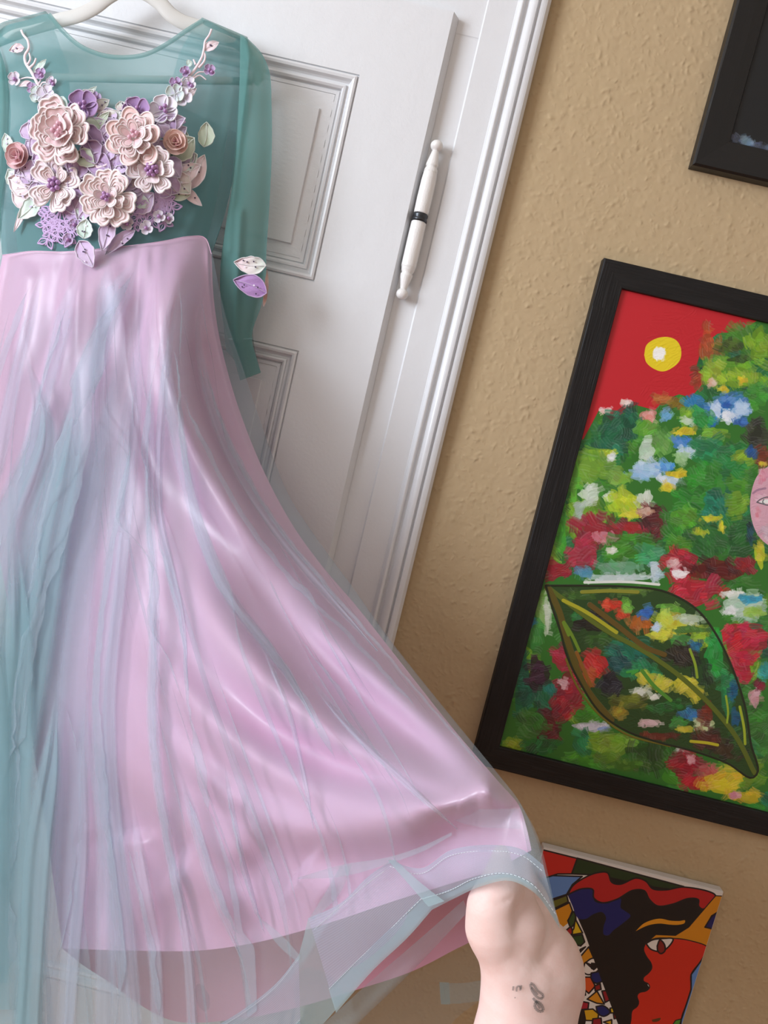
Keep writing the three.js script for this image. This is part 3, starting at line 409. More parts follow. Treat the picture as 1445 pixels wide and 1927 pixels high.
const DB = at(200, 470, 0.06); // base of the dress group: its waist
const dress = thing('dress', 'pink satin and sea-green tulle gown with flower appliques, its hem held up by a hand', 'dress', V3(DB.x, 0.4, 0.1));

// hanger: broad flat arms, arched neck, bottom bar, wire hook over the top of the door
{
  const t = thing('clothes_hanger', 'pale grey clothes hanger inside the gown with its hook over the white door', 'hanger', at(240, -30, 0.075));
  const zh = 0.08, L = (pts) => pts.map(([x, y]) => at(x, y, zh - 0.02 * Math.min(1, Math.abs(x - 225) / 240) ** 2));
  mesh('shoulder', sweep(L([[-70, 128], [-62, 108], [-35, 90], [30, 62], [105, 40], [150, 28], [180, 13], [205, -6], [240, -22], [275, -12], [303, 8], [322, 28], [345, 42], [385, 54], [440, 74], [466, 94], [483, 119], [487, 140], [475, 153]]), 0.0112, 0.0042, V3(0, 0, 1), 90, 12), M.hanger, t);
  mesh('trouser_bar', sweep(L([[475, 153], [420, 152], [200, 148], [0, 143], [-60, 142], [-72, 134], [-70, 126]]), 0.0062, 0.004, V3(0, 0, 1), 50, 10), M.hanger, t);
  const hook = L([[240, -26], [246, -60]]); const a = hook[1], top = V3(a.x + 0.004, DT + 0.012, 0.062);
  mesh('hook', sweep([hook[0], a, V3(a.x + 0.002, DT - 0.02, zh), V3(a.x + 0.003, DT + 0.004, 0.072), V3(a.x + 0.004, DT + 0.0085, 0.05), V3(a.x + 0.004, DT + 0.0035, 0.0335), V3(a.x + 0.004, DT - 0.004, 0.0335)], 0.0017, 0.0017, V3(1, 0, 0), 50, 8), Std({ color: '#9a9c9e', metalness: 0.9, roughness: 0.3 }), t);
}

// ---------------- satin skirt
const zSatin = plate([[5, 480, 0.125], [100, 470, 0.155], [195, 475, 0.165], [300, 458, 0.155], [392, 455, 0.125], [-20, 800, 0.17], [150, 800, 0.235], [300, 750, 0.245], [420, 720, 0.16], [0, 1100, 0.2], [200, 1100, 0.31], [380, 1050, 0.34], [500, 930, 0.22], [60, 1350, 0.24], [250, 1400, 0.40], [450, 1300, 0.49], [600, 1180, 0.40], [665, 1130, 0.32], [740, 1230, 0.44], [850, 1365, 0.64], [975, 1515, 0.872], [800, 1480, 0.75], [640, 1500, 0.66], [120, 1785, 0.33], [250, 1790, 0.42], [370, 1790, 0.5], [560, 1750, 0.65], [740, 1695, 0.775], [930, 1640, 0.872], [985, 1600, 0.888]]);
const waist = [[5, 480], [60, 473], [120, 474], [200, 467], [300, 455], [355, 445], [385, 447], [398, 478]];
const satinL = [[5, 480], [-25, 640], [-30, 850], [5, 1080], [45, 1300], [85, 1550], [118, 1785]];
const satinR = [[398, 478], [402, 560], [414, 640], [440, 740], [472, 830], [510, 915], [555, 995], [610, 1070], [670, 1140], [745, 1235], [850, 1368], [940, 1473], [976, 1515], [990, 1555], [1000, 1600]];
const satinHem = [[118, 1785], [250, 1789], [370, 1789], [470, 1776], [560, 1754], [640, 1730], [740, 1696], [850, 1662], [930, 1636], [1000, 1600]];
const satinPx = coons(waist, satinHem, satinL, satinR);
// creases drawn out by the pull: [line, width px, height m]
const ridges = [
  [[[345, 470], [322, 560], [316, 650], [330, 740], [372, 850], [430, 950], [520, 1060], [640, 1180]], 30, 0.026],
  [[[976, 1515], [900, 1450], [800, 1360], [700, 1270], [600, 1180], [520, 1090]], 26, 0.022],
  [[[965, 1512], [860, 1490], [760, 1450], [640, 1385], [520, 1295], [420, 1190], [350, 1070], [320, 950]], 34, 0.026],
  [[[900, 1515], [760, 1515], [620, 1495], [500, 1440], [400, 1360], [310, 1260], [250, 1150], [215, 1030]], 30, 0.022],
  [[[860, 1560], [700, 1560], [560, 1555], [440, 1510], [340, 1430], [260, 1340], [200, 1240], [170, 1130]], 32, 0.02],
  [[[500, 1620], [380, 1570], [280, 1480], [210, 1380], [175, 1270]], 30, 0.014],
  [[[120, 490], [135, 580], [110, 700], [70, 820], [60, 950]], 22, 0.012], [[[55, 490], [40, 600], [10, 740]], 20, 0.012],
  [[[205, 480], [235, 600], [270, 740], [300, 880]], 22, 0.012], [[[170, 480], [160, 640], [150, 800], [150, 980]], 26, 0.012], [[[270, 470], [285, 560], [270, 700], [290, 850]], 16, 0.008],
  [[[860, 1450], [740, 1350], [620, 1245], [520, 1140], [450, 1040]], 20, -0.016], [[[880, 1500], [740, 1475], [600, 1420], [480, 1340], [390, 1230]], 18, -0.012],
  [[[250, 560], [255, 700], [280, 850], [330, 1010]], 18, -0.012], [[[370, 620], [400, 760], [450, 870], [520, 980]], 22, -0.018], [[[480, 1560], [370, 1480], [280, 1370], [230, 1270]], 16, -0.010],
  [[[330, 1620], [420, 1680], [480, 1760]], 30, 0.012], [[[250, 1560], [270, 1680], [290, 1780]], 24, 0.012], [[[180, 1560], [190, 1680], [200, 1780]], 22, -0.008], [[[560, 1640], [640, 1700]], 30, 0.008],
].map(([l, w, a]) => { const low = l[l.length - 1][1] + l[0][1] > 1600 && a > 0; return [smoothLine(l, 28), w * (low ? 1.45 : 1.15), a * (low ? 1.6 : 0.7)]; });
function satinRelief(x, y) { let s = 0; for (const [l, w, a] of ridges) { const [d, t] = distTo(l, x, y); if (d < 4 * w) s += 1.5 * a * Math.exp(-((d / w) ** 2)) * sstep(-0.02, 0.14, t) * (1 - sstep(0.55, 1, t)); } return s; }
function satinZ(x, y, u, v) {
  let z = zSatin(x, y) + satinRelief(x, y);
  z += 0.0022 * Math.exp(-v * 9) * Math.sin(u * 70 + 2.2 * Math.sin(u * 19)) * Math.min(1, v * 40);                    // gathers under the waist seam
  z += 0.004 * noise.noise(x * 0.012, y * 0.004, 3.3) * sstep(0, 0.2, v);
  const e = Math.abs(2 * u - 1); z -= (0.012 + 0.05 * v * (1 - v) * 2) * e ** 7;
  return Math.max(z, 0.07);
}
const satinFront = (u, v) => { const [x, y] = satinPx(u, v); return at(x, y, satinZ(x, y, u, v)); };
mesh('satin_skirt', grid(220, 260, satinFront, 1, 1.1), M.satin, dress);
// the far side of the same skirt, seen inside the lifted hem
const backHem = [[118, 1785], [150, 1812], [205, 1848], [262, 1890], [330, 1922], [460, 1916], [566, 1894], [673, 1862], [775, 1828], [850, 1790], [900, 1762], [955, 1700], [1000, 1600]];
const backPx = coons(waist, backHem, satinL, satinR);
const satinBackZ = (u, v) => { const zl = satinFront(0, v).z, zr = satinFront(1, v).z, b = Math.sin(Math.PI * u) ** 0.6; return zl + (zr - zl) * u ** 1.5 - b * (0.05 + 0.16 * v); };
mesh('satin_skirt_back', grid(90, 90, (u, v) => {
  const [x, y] = backPx(u, v);
  return at(x, y, Math.max(0.066, satinBackZ(u, v) + 0.008 * Math.sin(u * 21) * v * Math.sin(Math.PI * u)));
}, 1, 1.1), M.satin, dress);

// ---------------- tulle overskirt: one gathered sheet whose folds lap over themselves
const tulleL = [[4, 478], [-70, 700], [-130, 1000], [-180, 1400], [-230, 1990]];
const tulleR = [[400, 478], [416, 560], [432, 620], [456, 690], [482, 770], [512, 855], [545, 935], [602, 1022], [662, 1103], [737, 1208], [850, 1350], [940, 1460], [977, 1508], [1000, 1555], [1016, 1600], [1028, 1650]];
const tulleHem = [[-230, 1990], [-100, 1995], [100, 1998], [300, 1990], [400, 1960], [480, 1905], [560, 1830], [600, 1765], [650, 1700], [740, 1632], [790, 1640], [850, 1606], [925, 1598], [985, 1612], [1028, 1650]];
const tullePx = coons(waist.map(([x, y]) => [x, y - 3]), tulleHem, tulleL, tulleR);
// folds: [line in the photograph, half width px, how far it laps, standing height m]
const foldLines = [
  [[[215, 500], [205, 560], [180, 700], [140, 850], [95, 1050], [55, 1300], [10, 1550], [-10, 1900]], 48, 2.2, 0.02],
  [[[180, 500], [165, 620], [130, 760], [90, 900], [40, 1100], [-10, 1350], [-50, 1700]], 40, 2.2, 0.02],
  [[[300, 470], [275, 620], [258, 760], [240, 900], [215, 1040], [198, 1160], [186, 1310], [196, 1510], [216, 1710], [240, 1900]], 24, 2.2, 0.014],
  [[[330, 480], [300, 640], [285, 800], [280, 960], [290, 1150], [287, 1350], [298, 1480], [322, 1620], [350, 1780]], 15, 2.2, 0.012],
  [[[345, 480], [300, 700], [290, 860], [315, 1060], [345, 1200], [352, 1300], [380, 1450], [400, 1600]], 8, 2.3, 0.008],
  [[[365, 480], [330, 640], [340, 800], [372, 985], [424, 1110], [500, 1210], [552, 1285], [600, 1370], [640, 1450]], 17, 2.2, 0.012],
  [[[250, 500], [235, 640], [200, 800], [150, 1000], [120, 1180], [100, 1400], [70, 1600], [30, 1850]], 26, 2.1, 0.016],
  [[[150, 500], [100, 620], [50, 760], [10, 900], [-40, 1100]], 26, 2.2, 0.015], [[[75, 490], [30, 600], [-10, 720], [-60, 900]], 18, 2.2, 0.012],
  [[[270, 480], [225, 560], [190, 640], [160, 740]], 22, 2.2, 0.01], [[[380, 500], [350, 620], [352, 720], [390, 840], [450, 960], [540, 1080], [660, 1200], [800, 1350]], 12, 2.2, 0.01],
  [[[395, 520], [380, 640], [405, 760], [450, 870], [520, 985], [600, 1085], [700, 1200], [820, 1340], [930, 1470]], 12, 2.1, 0.01],
  [[[130, 1300], [125, 1450], [110, 1600], [80, 1750], [60, 1900]], 20, 2.2, 0.012], [[[60, 1200], [50, 1400], [35, 1600], [20, 1850]], 22, 2.2, 0.014],
  [[[160, 1250], [148, 1420], [152, 1560], [135, 1700], [110, 1850]], 11, 2.4, 0.01], [[[420, 1450], [440, 1560], [470, 1680], [500, 1760]], 7, 2.3, 0.007], [[[340, 1450], [372, 1560], [410, 1680], [455, 1790]], 15, 2.2, 0.01],
  [[[700, 1380], [640, 1300], [560, 1190], [500, 1080]], 9, 2.2, 0.008], [[[235, 1500], [262, 1650], [290, 1800], [300, 1920]], 18, 2.2, 0.012], [[[100, 1650], [85, 1760], [95, 1900]], 14, 2.2, 0.012], [[[20, 1050], [-10, 1200], [-40, 1400]], 24, 2.2, 0.014],
];
const folds = foldLines.map(([l, w0, a, h]) => { const w = w0 * 1.3;
  const L = smoothLine(l, 60), tab = [];
  for (let j = 0; j <= 80; j++) { // where the fold runs on the sheet
    const v = j / 80; let best = 1e9, bu = 0.5, wu = 0.02, bt = 0;
    for (let i = 0; i <= 240; i++) { const u = i / 240, [x, y] = tullePx(u, v), [d, t] = distTo(L, x, y); if (d < best) { best = d; bu = u; bt = t; const q = tullePx(Math.min(1, u + 0.01), v), p = tullePx(Math.max(0, u - 0.01), v); wu = w / Math.max(60, Math.hypot(q[0] - p[0], q[1] - p[1]) / 0.02); } }
    tab.push([bu, wu, best < 40 ? sstep(0, 0.3, bt) * (1 - sstep(0.93, 1, bt) * 0.7) * (1 - best / 40) : 0]);
  }
  return { tab, a, h };
});
for (let k = 0; k < 16; k++) { const u0 = rr(0.05, 0.95), w = rr(0.004, 0.009), d = rr(-0.03, 0.03); folds.push({ a: rr(1.6, 2.4), h: rr(0.004, 0.008), tab: Array.from({ length: 81 }, (_, j) => [u0 + d * Math.sin(j / 25 + k), w * (0.5 + j / 80), sstep(0.02, 0.12, j / 80) * (0.35 + 0.65 * Math.sin(j / 14 + k * 2) ** 2)]) }); }
const foldAt = (f, v) => { const k = clamp(v, 0, 1) * 80, i = Math.min(79, Math.floor(k)), t = k - i; return [0, 1, 2].map((q) => f.tab[i][q] * (1 - t) + f.tab[i + 1][q] * t); };
function tullePoint(u, v, lift, list) {
  let U = u, dz = 0;
  for (const f of list) { const [c, w, s] = foldAt(f, v), t = (u - c) / w; if (Math.abs(t) < 3.5 && s > 0.001) { const e = Math.exp(-t * t); U -= f.a * s * w * t * e; dz += f.h * s * (e * 0.8 - t * e * 0.55); } }
  const [x, y] = tullePx(clamp(U, 0, 1), v);
  let z = zSatin(x, y) + satinRelief(x, y);
  if (x < 60) z = z * 1 + 0.00012 * (60 - x);
  z += lift * sstep(0, 0.12, v) + 0.0055 + dz + 0.006 * noise.noise(u * 14, v * 3, lift * 90) * sstep(0, 0.2, v);
  const e = Math.abs(2 * U - 1); z -= (0.008 + 0.02 * v) * e ** 9;
  return at(x, y, Math.max(0.075, z));
}
const spread = (t, list, v0) => t; 
mesh('tulle_skirt', grid(520, 170, (u, v) => tullePoint(u, v, 0.02, folds), 1, 1.1), M.tulle, dress);
const inner = []; for (let k = 0; k < 22; k++) { const u0 = rr(0.03, 0.97), w = rr(0.006, 0.016), d = rr(-0.04, 0.04); inner.push({ a: rr(1.5, 2.3), h: rr(0.003, 0.006), tab: Array.from({ length: 81 }, (_, j) => [u0 + d * Math.sin(j / 30 + k), w * (0.4 + 0.8 * j / 80), sstep(0.02, 0.15, j / 80) * (0.3 + 0.7 * Math.sin(j / 17 + k * 2) ** 2)]) }); }
mesh('tulle_underlayer', grid(360, 120, (u, v) => tullePoint(u, v * 0.995, 0.009, inner), 1, 1.1), M.tulleBack, dress);
// the far side of the tulle, hanging behind the satin down to a doubled hem
const tbHem = [[-230, 1990], [0, 2030], [250, 2040], [620, 2070], [740, 2030], [815, 1965], [860, 1915], [905, 1880], [985, 1800], [1028, 1650]];
const tbPx = coons(waist, tbHem, tulleL, tulleR);
const tulleBackPoint = (u, v) => { const [x, y] = tbPx(u, v), b = Math.sin(Math.PI * u); return at(x, y, Math.max(0.056, satinBackZ(u, v) - 0.022 - (0.03 + 0.02 * Math.sin(u * 40)) * v * b)); };
mesh('tulle_skirt_back', grid(160, 80, tulleBackPoint, 1, 1.1), M.tulleBack, dress);

// gathers massed at the left, hanging free of the satin
const pleats = (() => { const a = tileNoise(128, 7), b = tileNoise(128, 24), n = 128; return dataTex(n, (x, y) => { const u = x / (n - 1), v = y / (n - 1), e = sstep(0, 0.22, u) * (1 - sstep(0.78, 1, u)); return e * (0.62 + 0.38 * a(x, y * 0.12) + 0.05 * b(x, y * 0.1)) * (1 - sstep(0.72, 0.99, v)) ; }); })();
pleats.wrapS = pleats.wrapT = THREE.ClampToEdgeWrapping;
M.tulleDense = gauze('#9dc2c9', 0.66, { alphaMap: pleats });
for (const [k, pts] of [[0, [[40, 640, 26], [80, 800, 34], [20, 1000, 60], [-20, 1300, 80], [-60, 1700, 90]]], [1, [[150, 620, 20], [135, 800, 38], [95, 1000, 48], [50, 1250, 55], [10, 1500, 50], [-30, 1850, 60]]], [2, [[20, 900, 20], [30, 1150, 40], [20, 1400, 55], [10, 1650, 60], [10, 1960, 70]]], [3, [[110, 1250, 12], [95, 1420, 26], [70, 1600, 34], [60, 1800, 34], [50, 1990, 40]]], [4, [[-30, 1000, 40], [-40, 1300, 70], [-30, 1600, 70], [-40, 1900, 80]]]]) {
  const C = spline(pts.map(([x, y, w]) => V3(x, y, w)));
  mesh('tulle_fold', grid(24, 70, (u, v) => { const c = C.getPoint(v), x = c.x + (2 * u - 1) * c.z * (0.08 + 0.92 * sstep(0, 0.35, v)) * (1 + 0.06 * Math.sin(v * 9 + k)), z = zSatin(Math.max(x, -10), c.y) + 0.03 + 0.008 * k + 0.014 * Math.cos((2 * u - 1) * 1.5) + 0.006 * Math.sin(u * 13 + k + v * 2); return at(x, c.y, z); }, 1, 1), M.tulleDense, dress);
}

// single lapped gores of tulle: [line, half width px]
M.tulleGore = gauze('#c4d0de', 0.46, { alphaMap: pleats });
[[[[230, 500], [212, 620], [185, 760], [150, 900], [120, 1060], [95, 1240], [70, 1500], [50, 2030]], 46], [[[260, 520], [230, 680], [190, 860], [160, 1060], [140, 1280], [130, 1500], [120, 1800], [110, 2030]], 34], [[[285, 470], [262, 640], [240, 800], [222, 960], [203, 1140], [185, 1310], [195, 1500], [216, 1710], [235, 2030]], 20], [[[262, 520], [262, 700], [245, 900], [225, 1100], [207, 1300], [212, 1500], [236, 1720], [262, 2030]], 16],
  [[[300, 480], [285, 640], [282, 800], [282, 960], [291, 1150], [287, 1350], [297, 1470], [322, 1620], [352, 1780], [368, 2030]], 13], [[[345, 480], [310, 640], [330, 800], [372, 985], [424, 1110], [500, 1212], [552, 1285], [598, 1370]], 16], [[[340, 520], [305, 760], [300, 960], [325, 1090], [346, 1200], [354, 1300]], 11], [[[335, 1440], [370, 1560], [410, 1690], [452, 1800]], 14], [[[205, 480], [200, 600], [175, 740]], 24], [[[160, 480], [120, 600], [80, 760], [30, 960]], 20], [[[85, 490], [50, 620], [10, 800], [-30, 1000]], 16],
  [[[390, 520], [372, 620], [398, 760], [446, 880], [520, 1000], [610, 1110], [710, 1225]], 13], [[[270, 470], [215, 570], [170, 680], [140, 800]], 26], [[[170, 1240], [156, 1420], [158, 1600], [140, 1780], [120, 2030]], 14], [[[245, 1480], [268, 1640], [290, 1800], [300, 2030]], 16], [[[420, 1420], [440, 1540], [468, 1660], [492, 1740]], 6], [[[150, 1300], [190, 1500], [200, 1700], [190, 2030]], 22], [[[560, 1250], [660, 1370], [760, 1470], [860, 1560]], 9], [[[480, 1180], [540, 1330], [570, 1450], [590, 1560]], 6]].forEach(([l, w], k) => {
  const C = smoothLine(l, 60);
  mesh('tulle_fold', grid(14, 90, (u, v) => {
    const i = Math.min(59, Math.floor(v * 60)), f = v * 60 - i, p = C[i], q = C[i + 1], dx = q[0] - p[0], dy = q[1] - p[1], n = Math.hypot(dx, dy), s = 2 * u - 1, ww = w * (0.12 + 0.88 * sstep(0, 0.28, v)) * (0.15 + 0.85 * (1 - sstep(0.75, 1, v) * (l[l.length - 1][1] > 1880 ? 0 : 1))) * (1 + 0.12 * Math.sin(v * 11 + k * 2 + s));
    const x = p[0] + dx * f - dy / n * s * ww, y = p[1] + dy * f + dx / n * s * ww;
    return at(x, y, zSatin(Math.max(x, -10), y) + satinRelief(x, y) + 0.022 + 0.0012 * (k % 5) + 0.006 * (1 - s * s) * sstep(0, 0.3, v) + 0.002 * Math.sin(s * 5 + k + v * 6));
  }, 1, 1), M.tulleGore, dress);
});

// ---------------- the wide hem of the front tulle, folded where it is lifted
const ribbon = (top, bottom, n, m, puff = 0) => { const curve = (l) => (l.length > 2 ? spline(l) : new THREE.LineCurve3(l[0], l[1])), T = curve(top), B = curve(bottom); return grid(n, m, (u, v) => T.getPoint(u).lerp(B.getPoint(u), v).add(V3(0, 0, puff * Math.sin(Math.PI * v) * Math.sin(Math.PI * u))), 0.35, 0.07); };
const A3 = (l) => l.map(([x, y, z]) => at(x, y, z));
const bandTopR = A3([[735, 1620, 0.842], [790, 1634, 0.852], [850, 1599, 0.868], [925, 1590, 0.882], [985, 1600, 0.898], [1022, 1628, 0.905]]), bandLowR = A3([[812, 1707, 0.862], [860, 1683, 0.875], [905, 1663, 0.89], [960, 1653, 0.902], [1005, 1676, 0.91], [1052, 1742, 0.908]]);
const bandTopL = A3([[735, 1620, 0.842], [690, 1652, 0.81], [640, 1700, 0.78], [580, 1728, 0.75]]), bandLowL = A3([[812, 1707, 0.862], [770, 1755, 0.855], [700, 1822, 0.82], [632, 1900, 0.79]]);
const bandTopE = A3([[580, 1728, 0.75], [572, 1760, 0.72], [562, 1798, 0.7]]), bandLowE = A3([[632, 1900, 0.79], [600, 1935, 0.75], [566, 1960, 0.71]]);
const bandTopX = A3([[562, 1798, 0.7], [520, 1850, 0.66], [450, 1905, 0.6], [380, 1945, 0.55]]), bandLowX = A3([[566, 1960, 0.71], [520, 2000, 0.66], [450, 2030, 0.6], [380, 2050, 0.55]]);
mesh('hem_band', ribbon(bandTopR, bandLowR, 40, 12, 0.004), M.band, dress);
mesh('hem_band', ribbon(bandTopL, bandLowL, 30, 12, 0.005), M.band, dress);
mesh('hem_band', ribbon(bandTopE, bandLowE, 20, 12, 0.004), M.bandHem, dress);
mesh('hem_band', ribbon(bandTopX, bandLowX, 20, 10), M.band, dress);
const stitches = (line, n = 44) => { const c = spline(line); return mergeGeometries(Array.from({ length: n }, (_, i) => sweep([0, 0.33, 0.66].map((t) => c.getPointAt((i + t) / n)), 0.0002, 0.0002, V3(0, 0, 1), 4, 5))); };
// doubled edge of the band
const edgeOf = (top, bottom, f) => { const T = spline(top), B = spline(bottom); return [grid(30, 3, (u, v) => T.getPoint(u).lerp(B.getPoint(u), f + (1.012 - f) * v).add(V3(0, 0, 0.002)), 0.3, 0.02), Array.from({ length: 12 }, (_, i) => T.getPoint(i / 11).lerp(B.getPoint(i / 11), f).add(V3(0, 0, 0.003)))]; };
for (const [t, b, f] of [[bandTopR, bandLowR, 0.77], [bandTopL, bandLowL, 0.76], [bandTopX, bandLowX, 0.72]]) { const [g, line] = edgeOf(t, b, f); mesh('hem_edge', g, M.bandHem, dress); mesh('stitching', stitches(line), M.stitch, dress); }
for (const t of [bandTopR, bandTopX]) mesh('stitching', stitches(t.map((p) => p.clone().add(V3(0, -0.002, 0.003))), 56), M.stitch, dress);
mesh('stitching', stitches(A3([[722, 1640, 0.845], [680, 1672, 0.815], [590, 1750, 0.757]])), M.stitch, dress);
mesh('crease_fold', ribbon(A3([[729, 1618, 0.846], [770, 1665, 0.864], [806, 1706, 0.88]]), A3([[744, 1618, 0.846], [790, 1660, 0.866], [836, 1696, 0.882]]), 20, 4), M.bandHem, dress);
// slack tulle drawn up in lapped wedges above the band
for (const [a, b] of [[[[560, 1652, 0.73], [640, 1628, 0.78], [735, 1612, 0.842], [800, 1590, 0.86], [850, 1566, 0.866]], [[562, 1654, 0.73], [640, 1650, 0.78], [735, 1624, 0.844], [800, 1600, 0.862], [850, 1572, 0.868]]], [[[640, 1630, 0.78], [612, 1680, 0.765], [582, 1728, 0.752]], [[662, 1628, 0.79], [640, 1680, 0.775], [590, 1732, 0.755]]], [[[770, 1485, 0.78], [880, 1520, 0.856], [978, 1522, 0.892]], [[770, 1500, 0.785], [880, 1552, 0.864], [980, 1560, 0.9]]], [[[500, 1735, 0.69], [535, 1765, 0.7], [566, 1800, 0.712]], [[490, 1730, 0.69], [520, 1775, 0.7], [560, 1812, 0.712]]]]) mesh('tulle_fold', ribbon(A3(a), A3(b), 30, 5), a.length === 3 && a[0][0] === 770 ? M.tulle : M.tulleFold, dress);
// gauze between the peak and the outer edge of the hem
mesh('tulle_fold', ribbon(A3([[976, 1512, 0.885], [985, 1560, 0.892], [1000, 1640, 0.9]]), A3([[979, 1512, 0.882], [1014, 1580, 0.878], [1052, 1742, 0.9]]), 24, 8), M.tulleFold, dress);
// inner layer of the front tulle, its edge hanging below the band; and the doubled corner of the far hem
mesh('tulle_inner_hem', ribbon(A3([[872, 1694, 0.86], [800, 1758, 0.83], [690, 1853, 0.79], [600, 1935, 0.75]]), A3([[880, 1716, 0.86], [776, 1827, 0.82], [672, 1927, 0.78], [590, 2010, 0.74]]), 30, 6, 0.004), M.tulleFold, dress);
mesh('tulle_hem_back', ribbon(A3([[826, 1849, 0.42], [870, 1850, 0.46], [940, 1838, 0.52]]), A3([[829, 1889, 0.42], [870, 1888, 0.46], [940, 1876, 0.52]]), 20, 4), M.tulleFold, dress);
mesh('tulle_hem_back', ribbon(A3([[827, 1848, 0.423], [845, 1849, 0.435]]), A3([[830, 1890, 0.423], [847, 1890, 0.435]]), 6, 4), M.bandHem, dress);
// waist seam
mesh('waist_seam', sweep(waist.map(([x, y]) => at(x, y, zSatin(x, y) + 0.006)), 0.0005, 0.0005, V3(0, 0, 1), 60, 8), M.satin, dress);

// ---------------- bodice
const zBod = plate([[-20, 80, 0.095], [95, 30, 0.1], [212, 108, 0.11], [382, 40, 0.1], [465, 75, 0.088], [90, 250, 0.17], [300, 250, 0.165], [195, 260, 0.172], [195, 180, 0.145], [195, 400, 0.168], [20, 300, 0.115], [440, 330, 0.098], [5, 478, 0.125], [398, 470, 0.122], [195, 470, 0.166], [430, 200, 0.1], [-5, 180, 0.1]]);
const sideL = [[-24, 78], [-16, 200], [-8, 330], [4, 480]], sideR = [[466, 74], [462, 200], [440, 330], [418, 420], [398, 478]];
const neckF = [[-24, 78], [8, 50], [50, 38], [92, 27], [118, 58], [150, 86], [190, 103], [232, 108], [275, 102], [315, 82], [350, 58], [382, 38], [424, 56], [466, 74]];
const bodPx = coons(neckF, waist, sideL, sideR);
const crease = [[[465, 80], [440, 200], [400, 330], [350, 440]], [[440, 70], [420, 180], [410, 300], [392, 460]], [[400, 150], [370, 300], [330, 420]], [[455, 100], [445, 260], [425, 420]], [[20, 60], [40, 200], [30, 330]], [[8, 60], [10, 220], [14, 420]], [[120, 190], [150, 160], [200, 150]], [[70, 120], [55, 220], [50, 300]]].map((l) => smoothLine(l, 20));
const bodRelief = (x, y) => crease.reduce((s, l, i) => { const d = distTo(l, x, y)[0]; return d < 40 ? s + (i % 2 ? -0.002 : 0.0028) * Math.exp(-((d / 12) ** 2)) : s; }, 0);
const zFront = (x, y) => zBod(x, y) + bodRelief(x, y);
mesh('bodice_front', grid(120, 100, (u, v) => { const [x, y] = bodPx(u, v); const e = Math.abs(2 * u - 1); return at(x, y, zFront(x, y) - 0.02 * e ** 8); }, 0.42, 0.4), M.bodice, dress);
const neckB = [[-24, 78], [8, 52], [50, 40], [88, 32], [104, 62], [118, 100], [130, 132], [118, 160], [150, 200], [212, 235], [290, 205], [322, 150], [338, 100], [358, 64], [384, 43], [424, 58], [466, 74]];
const bodBackPx = coons(neckB, waist, sideL, sideR);
mesh('bodice_back', grid(60, 50, (u, v) => { const [x, y] = bodBackPx(u, v), e = Math.abs(2 * u - 1); return at(x, y, 0.062 + (zFront(x, y) - 0.02 - 0.062) * e ** 8); }, 0.42, 0.4), M.bodiceBack, dress);
// lining of the bust, behind the flowers
mesh('bust_lining', grid(60, 40, (u, v) => { const [x, y] = coonsBust(u, v); return at(x, y, zFront(x, y) - 0.006); }, 0.4, 0.3), gauze('#8fb2b8', 0.42), dress);
function coonsBust(u, v) { return (coonsBust.f ??= coons([[6, 260], [60, 215], [110, 185], [200, 200], [300, 185], [370, 215], [446, 250]], waist.map(([x, y]) => [x, y - 2]), [[6, 260], [2, 370], [4, 478]], [[446, 250], [428, 380], [398, 476]]))(u, v); }
// bound neckline and shoulder seams
M.binding = gauze('#95c0be', 0.5);
mesh('neck_binding', sweep(neckF.slice(3, 12).map(([x, y]) => at(x, y, zFront(x, y) + 0.001)), 0.0034, 0.001, V3(0, 0, 1), 60, 8), M.binding, dress);
for (const s of [neckF.slice(0, 4), neckF.slice(11)]) mesh('shoulder_seam', sweep(s.map(([x, y]) => at(x, y + 2, zFront(x, y) - 0.01)), 0.002, 0.012, V3(0, 0, 1), 30, 8), M.binding, dress);

// ---------------- sleeves: flattened gauze tubes
function sleeve(name, L, R, fold, dx) {
  const px = coons([L[0], R[0]], [L[L.length - 1], R[R.length - 1]], L, R), g = part(name, dress, at(L[0][0], L[0][1], 0.08));
  const zc = plate([[460, 75, 0.09], [510, 180, 0.085], [440, 330, 0.1], [505, 330, 0.09], [430, 500, 0.095], [500, 500, 0.085], [450, 700, 0.085], [495, 700, 0.08]]);
  const fl = fold.map((l) => smoothLine(l, 20));
  for (const [s, n] of [[1, 'sleeve_front'], [-1, 'sleeve_back']]) mesh(n, grid(50, 110, (u, v) => { const [x, y] = px(u, v); let f = 0; if (s > 0) for (const l of fl) { const d = distTo(l, x, y)[0]; f += 0.006 * Math.exp(-((d / 9) ** 2)); } return at(x, y, Math.max(0.05, zc(dx ? 480 : x, y) + s * 0.022 * Math.sqrt(Math.max(0, 1 - (2 * u - 1) ** 2)) + f)); }, 0.1, 0.55), M.sleeve, g);
  return [g, zc];
}
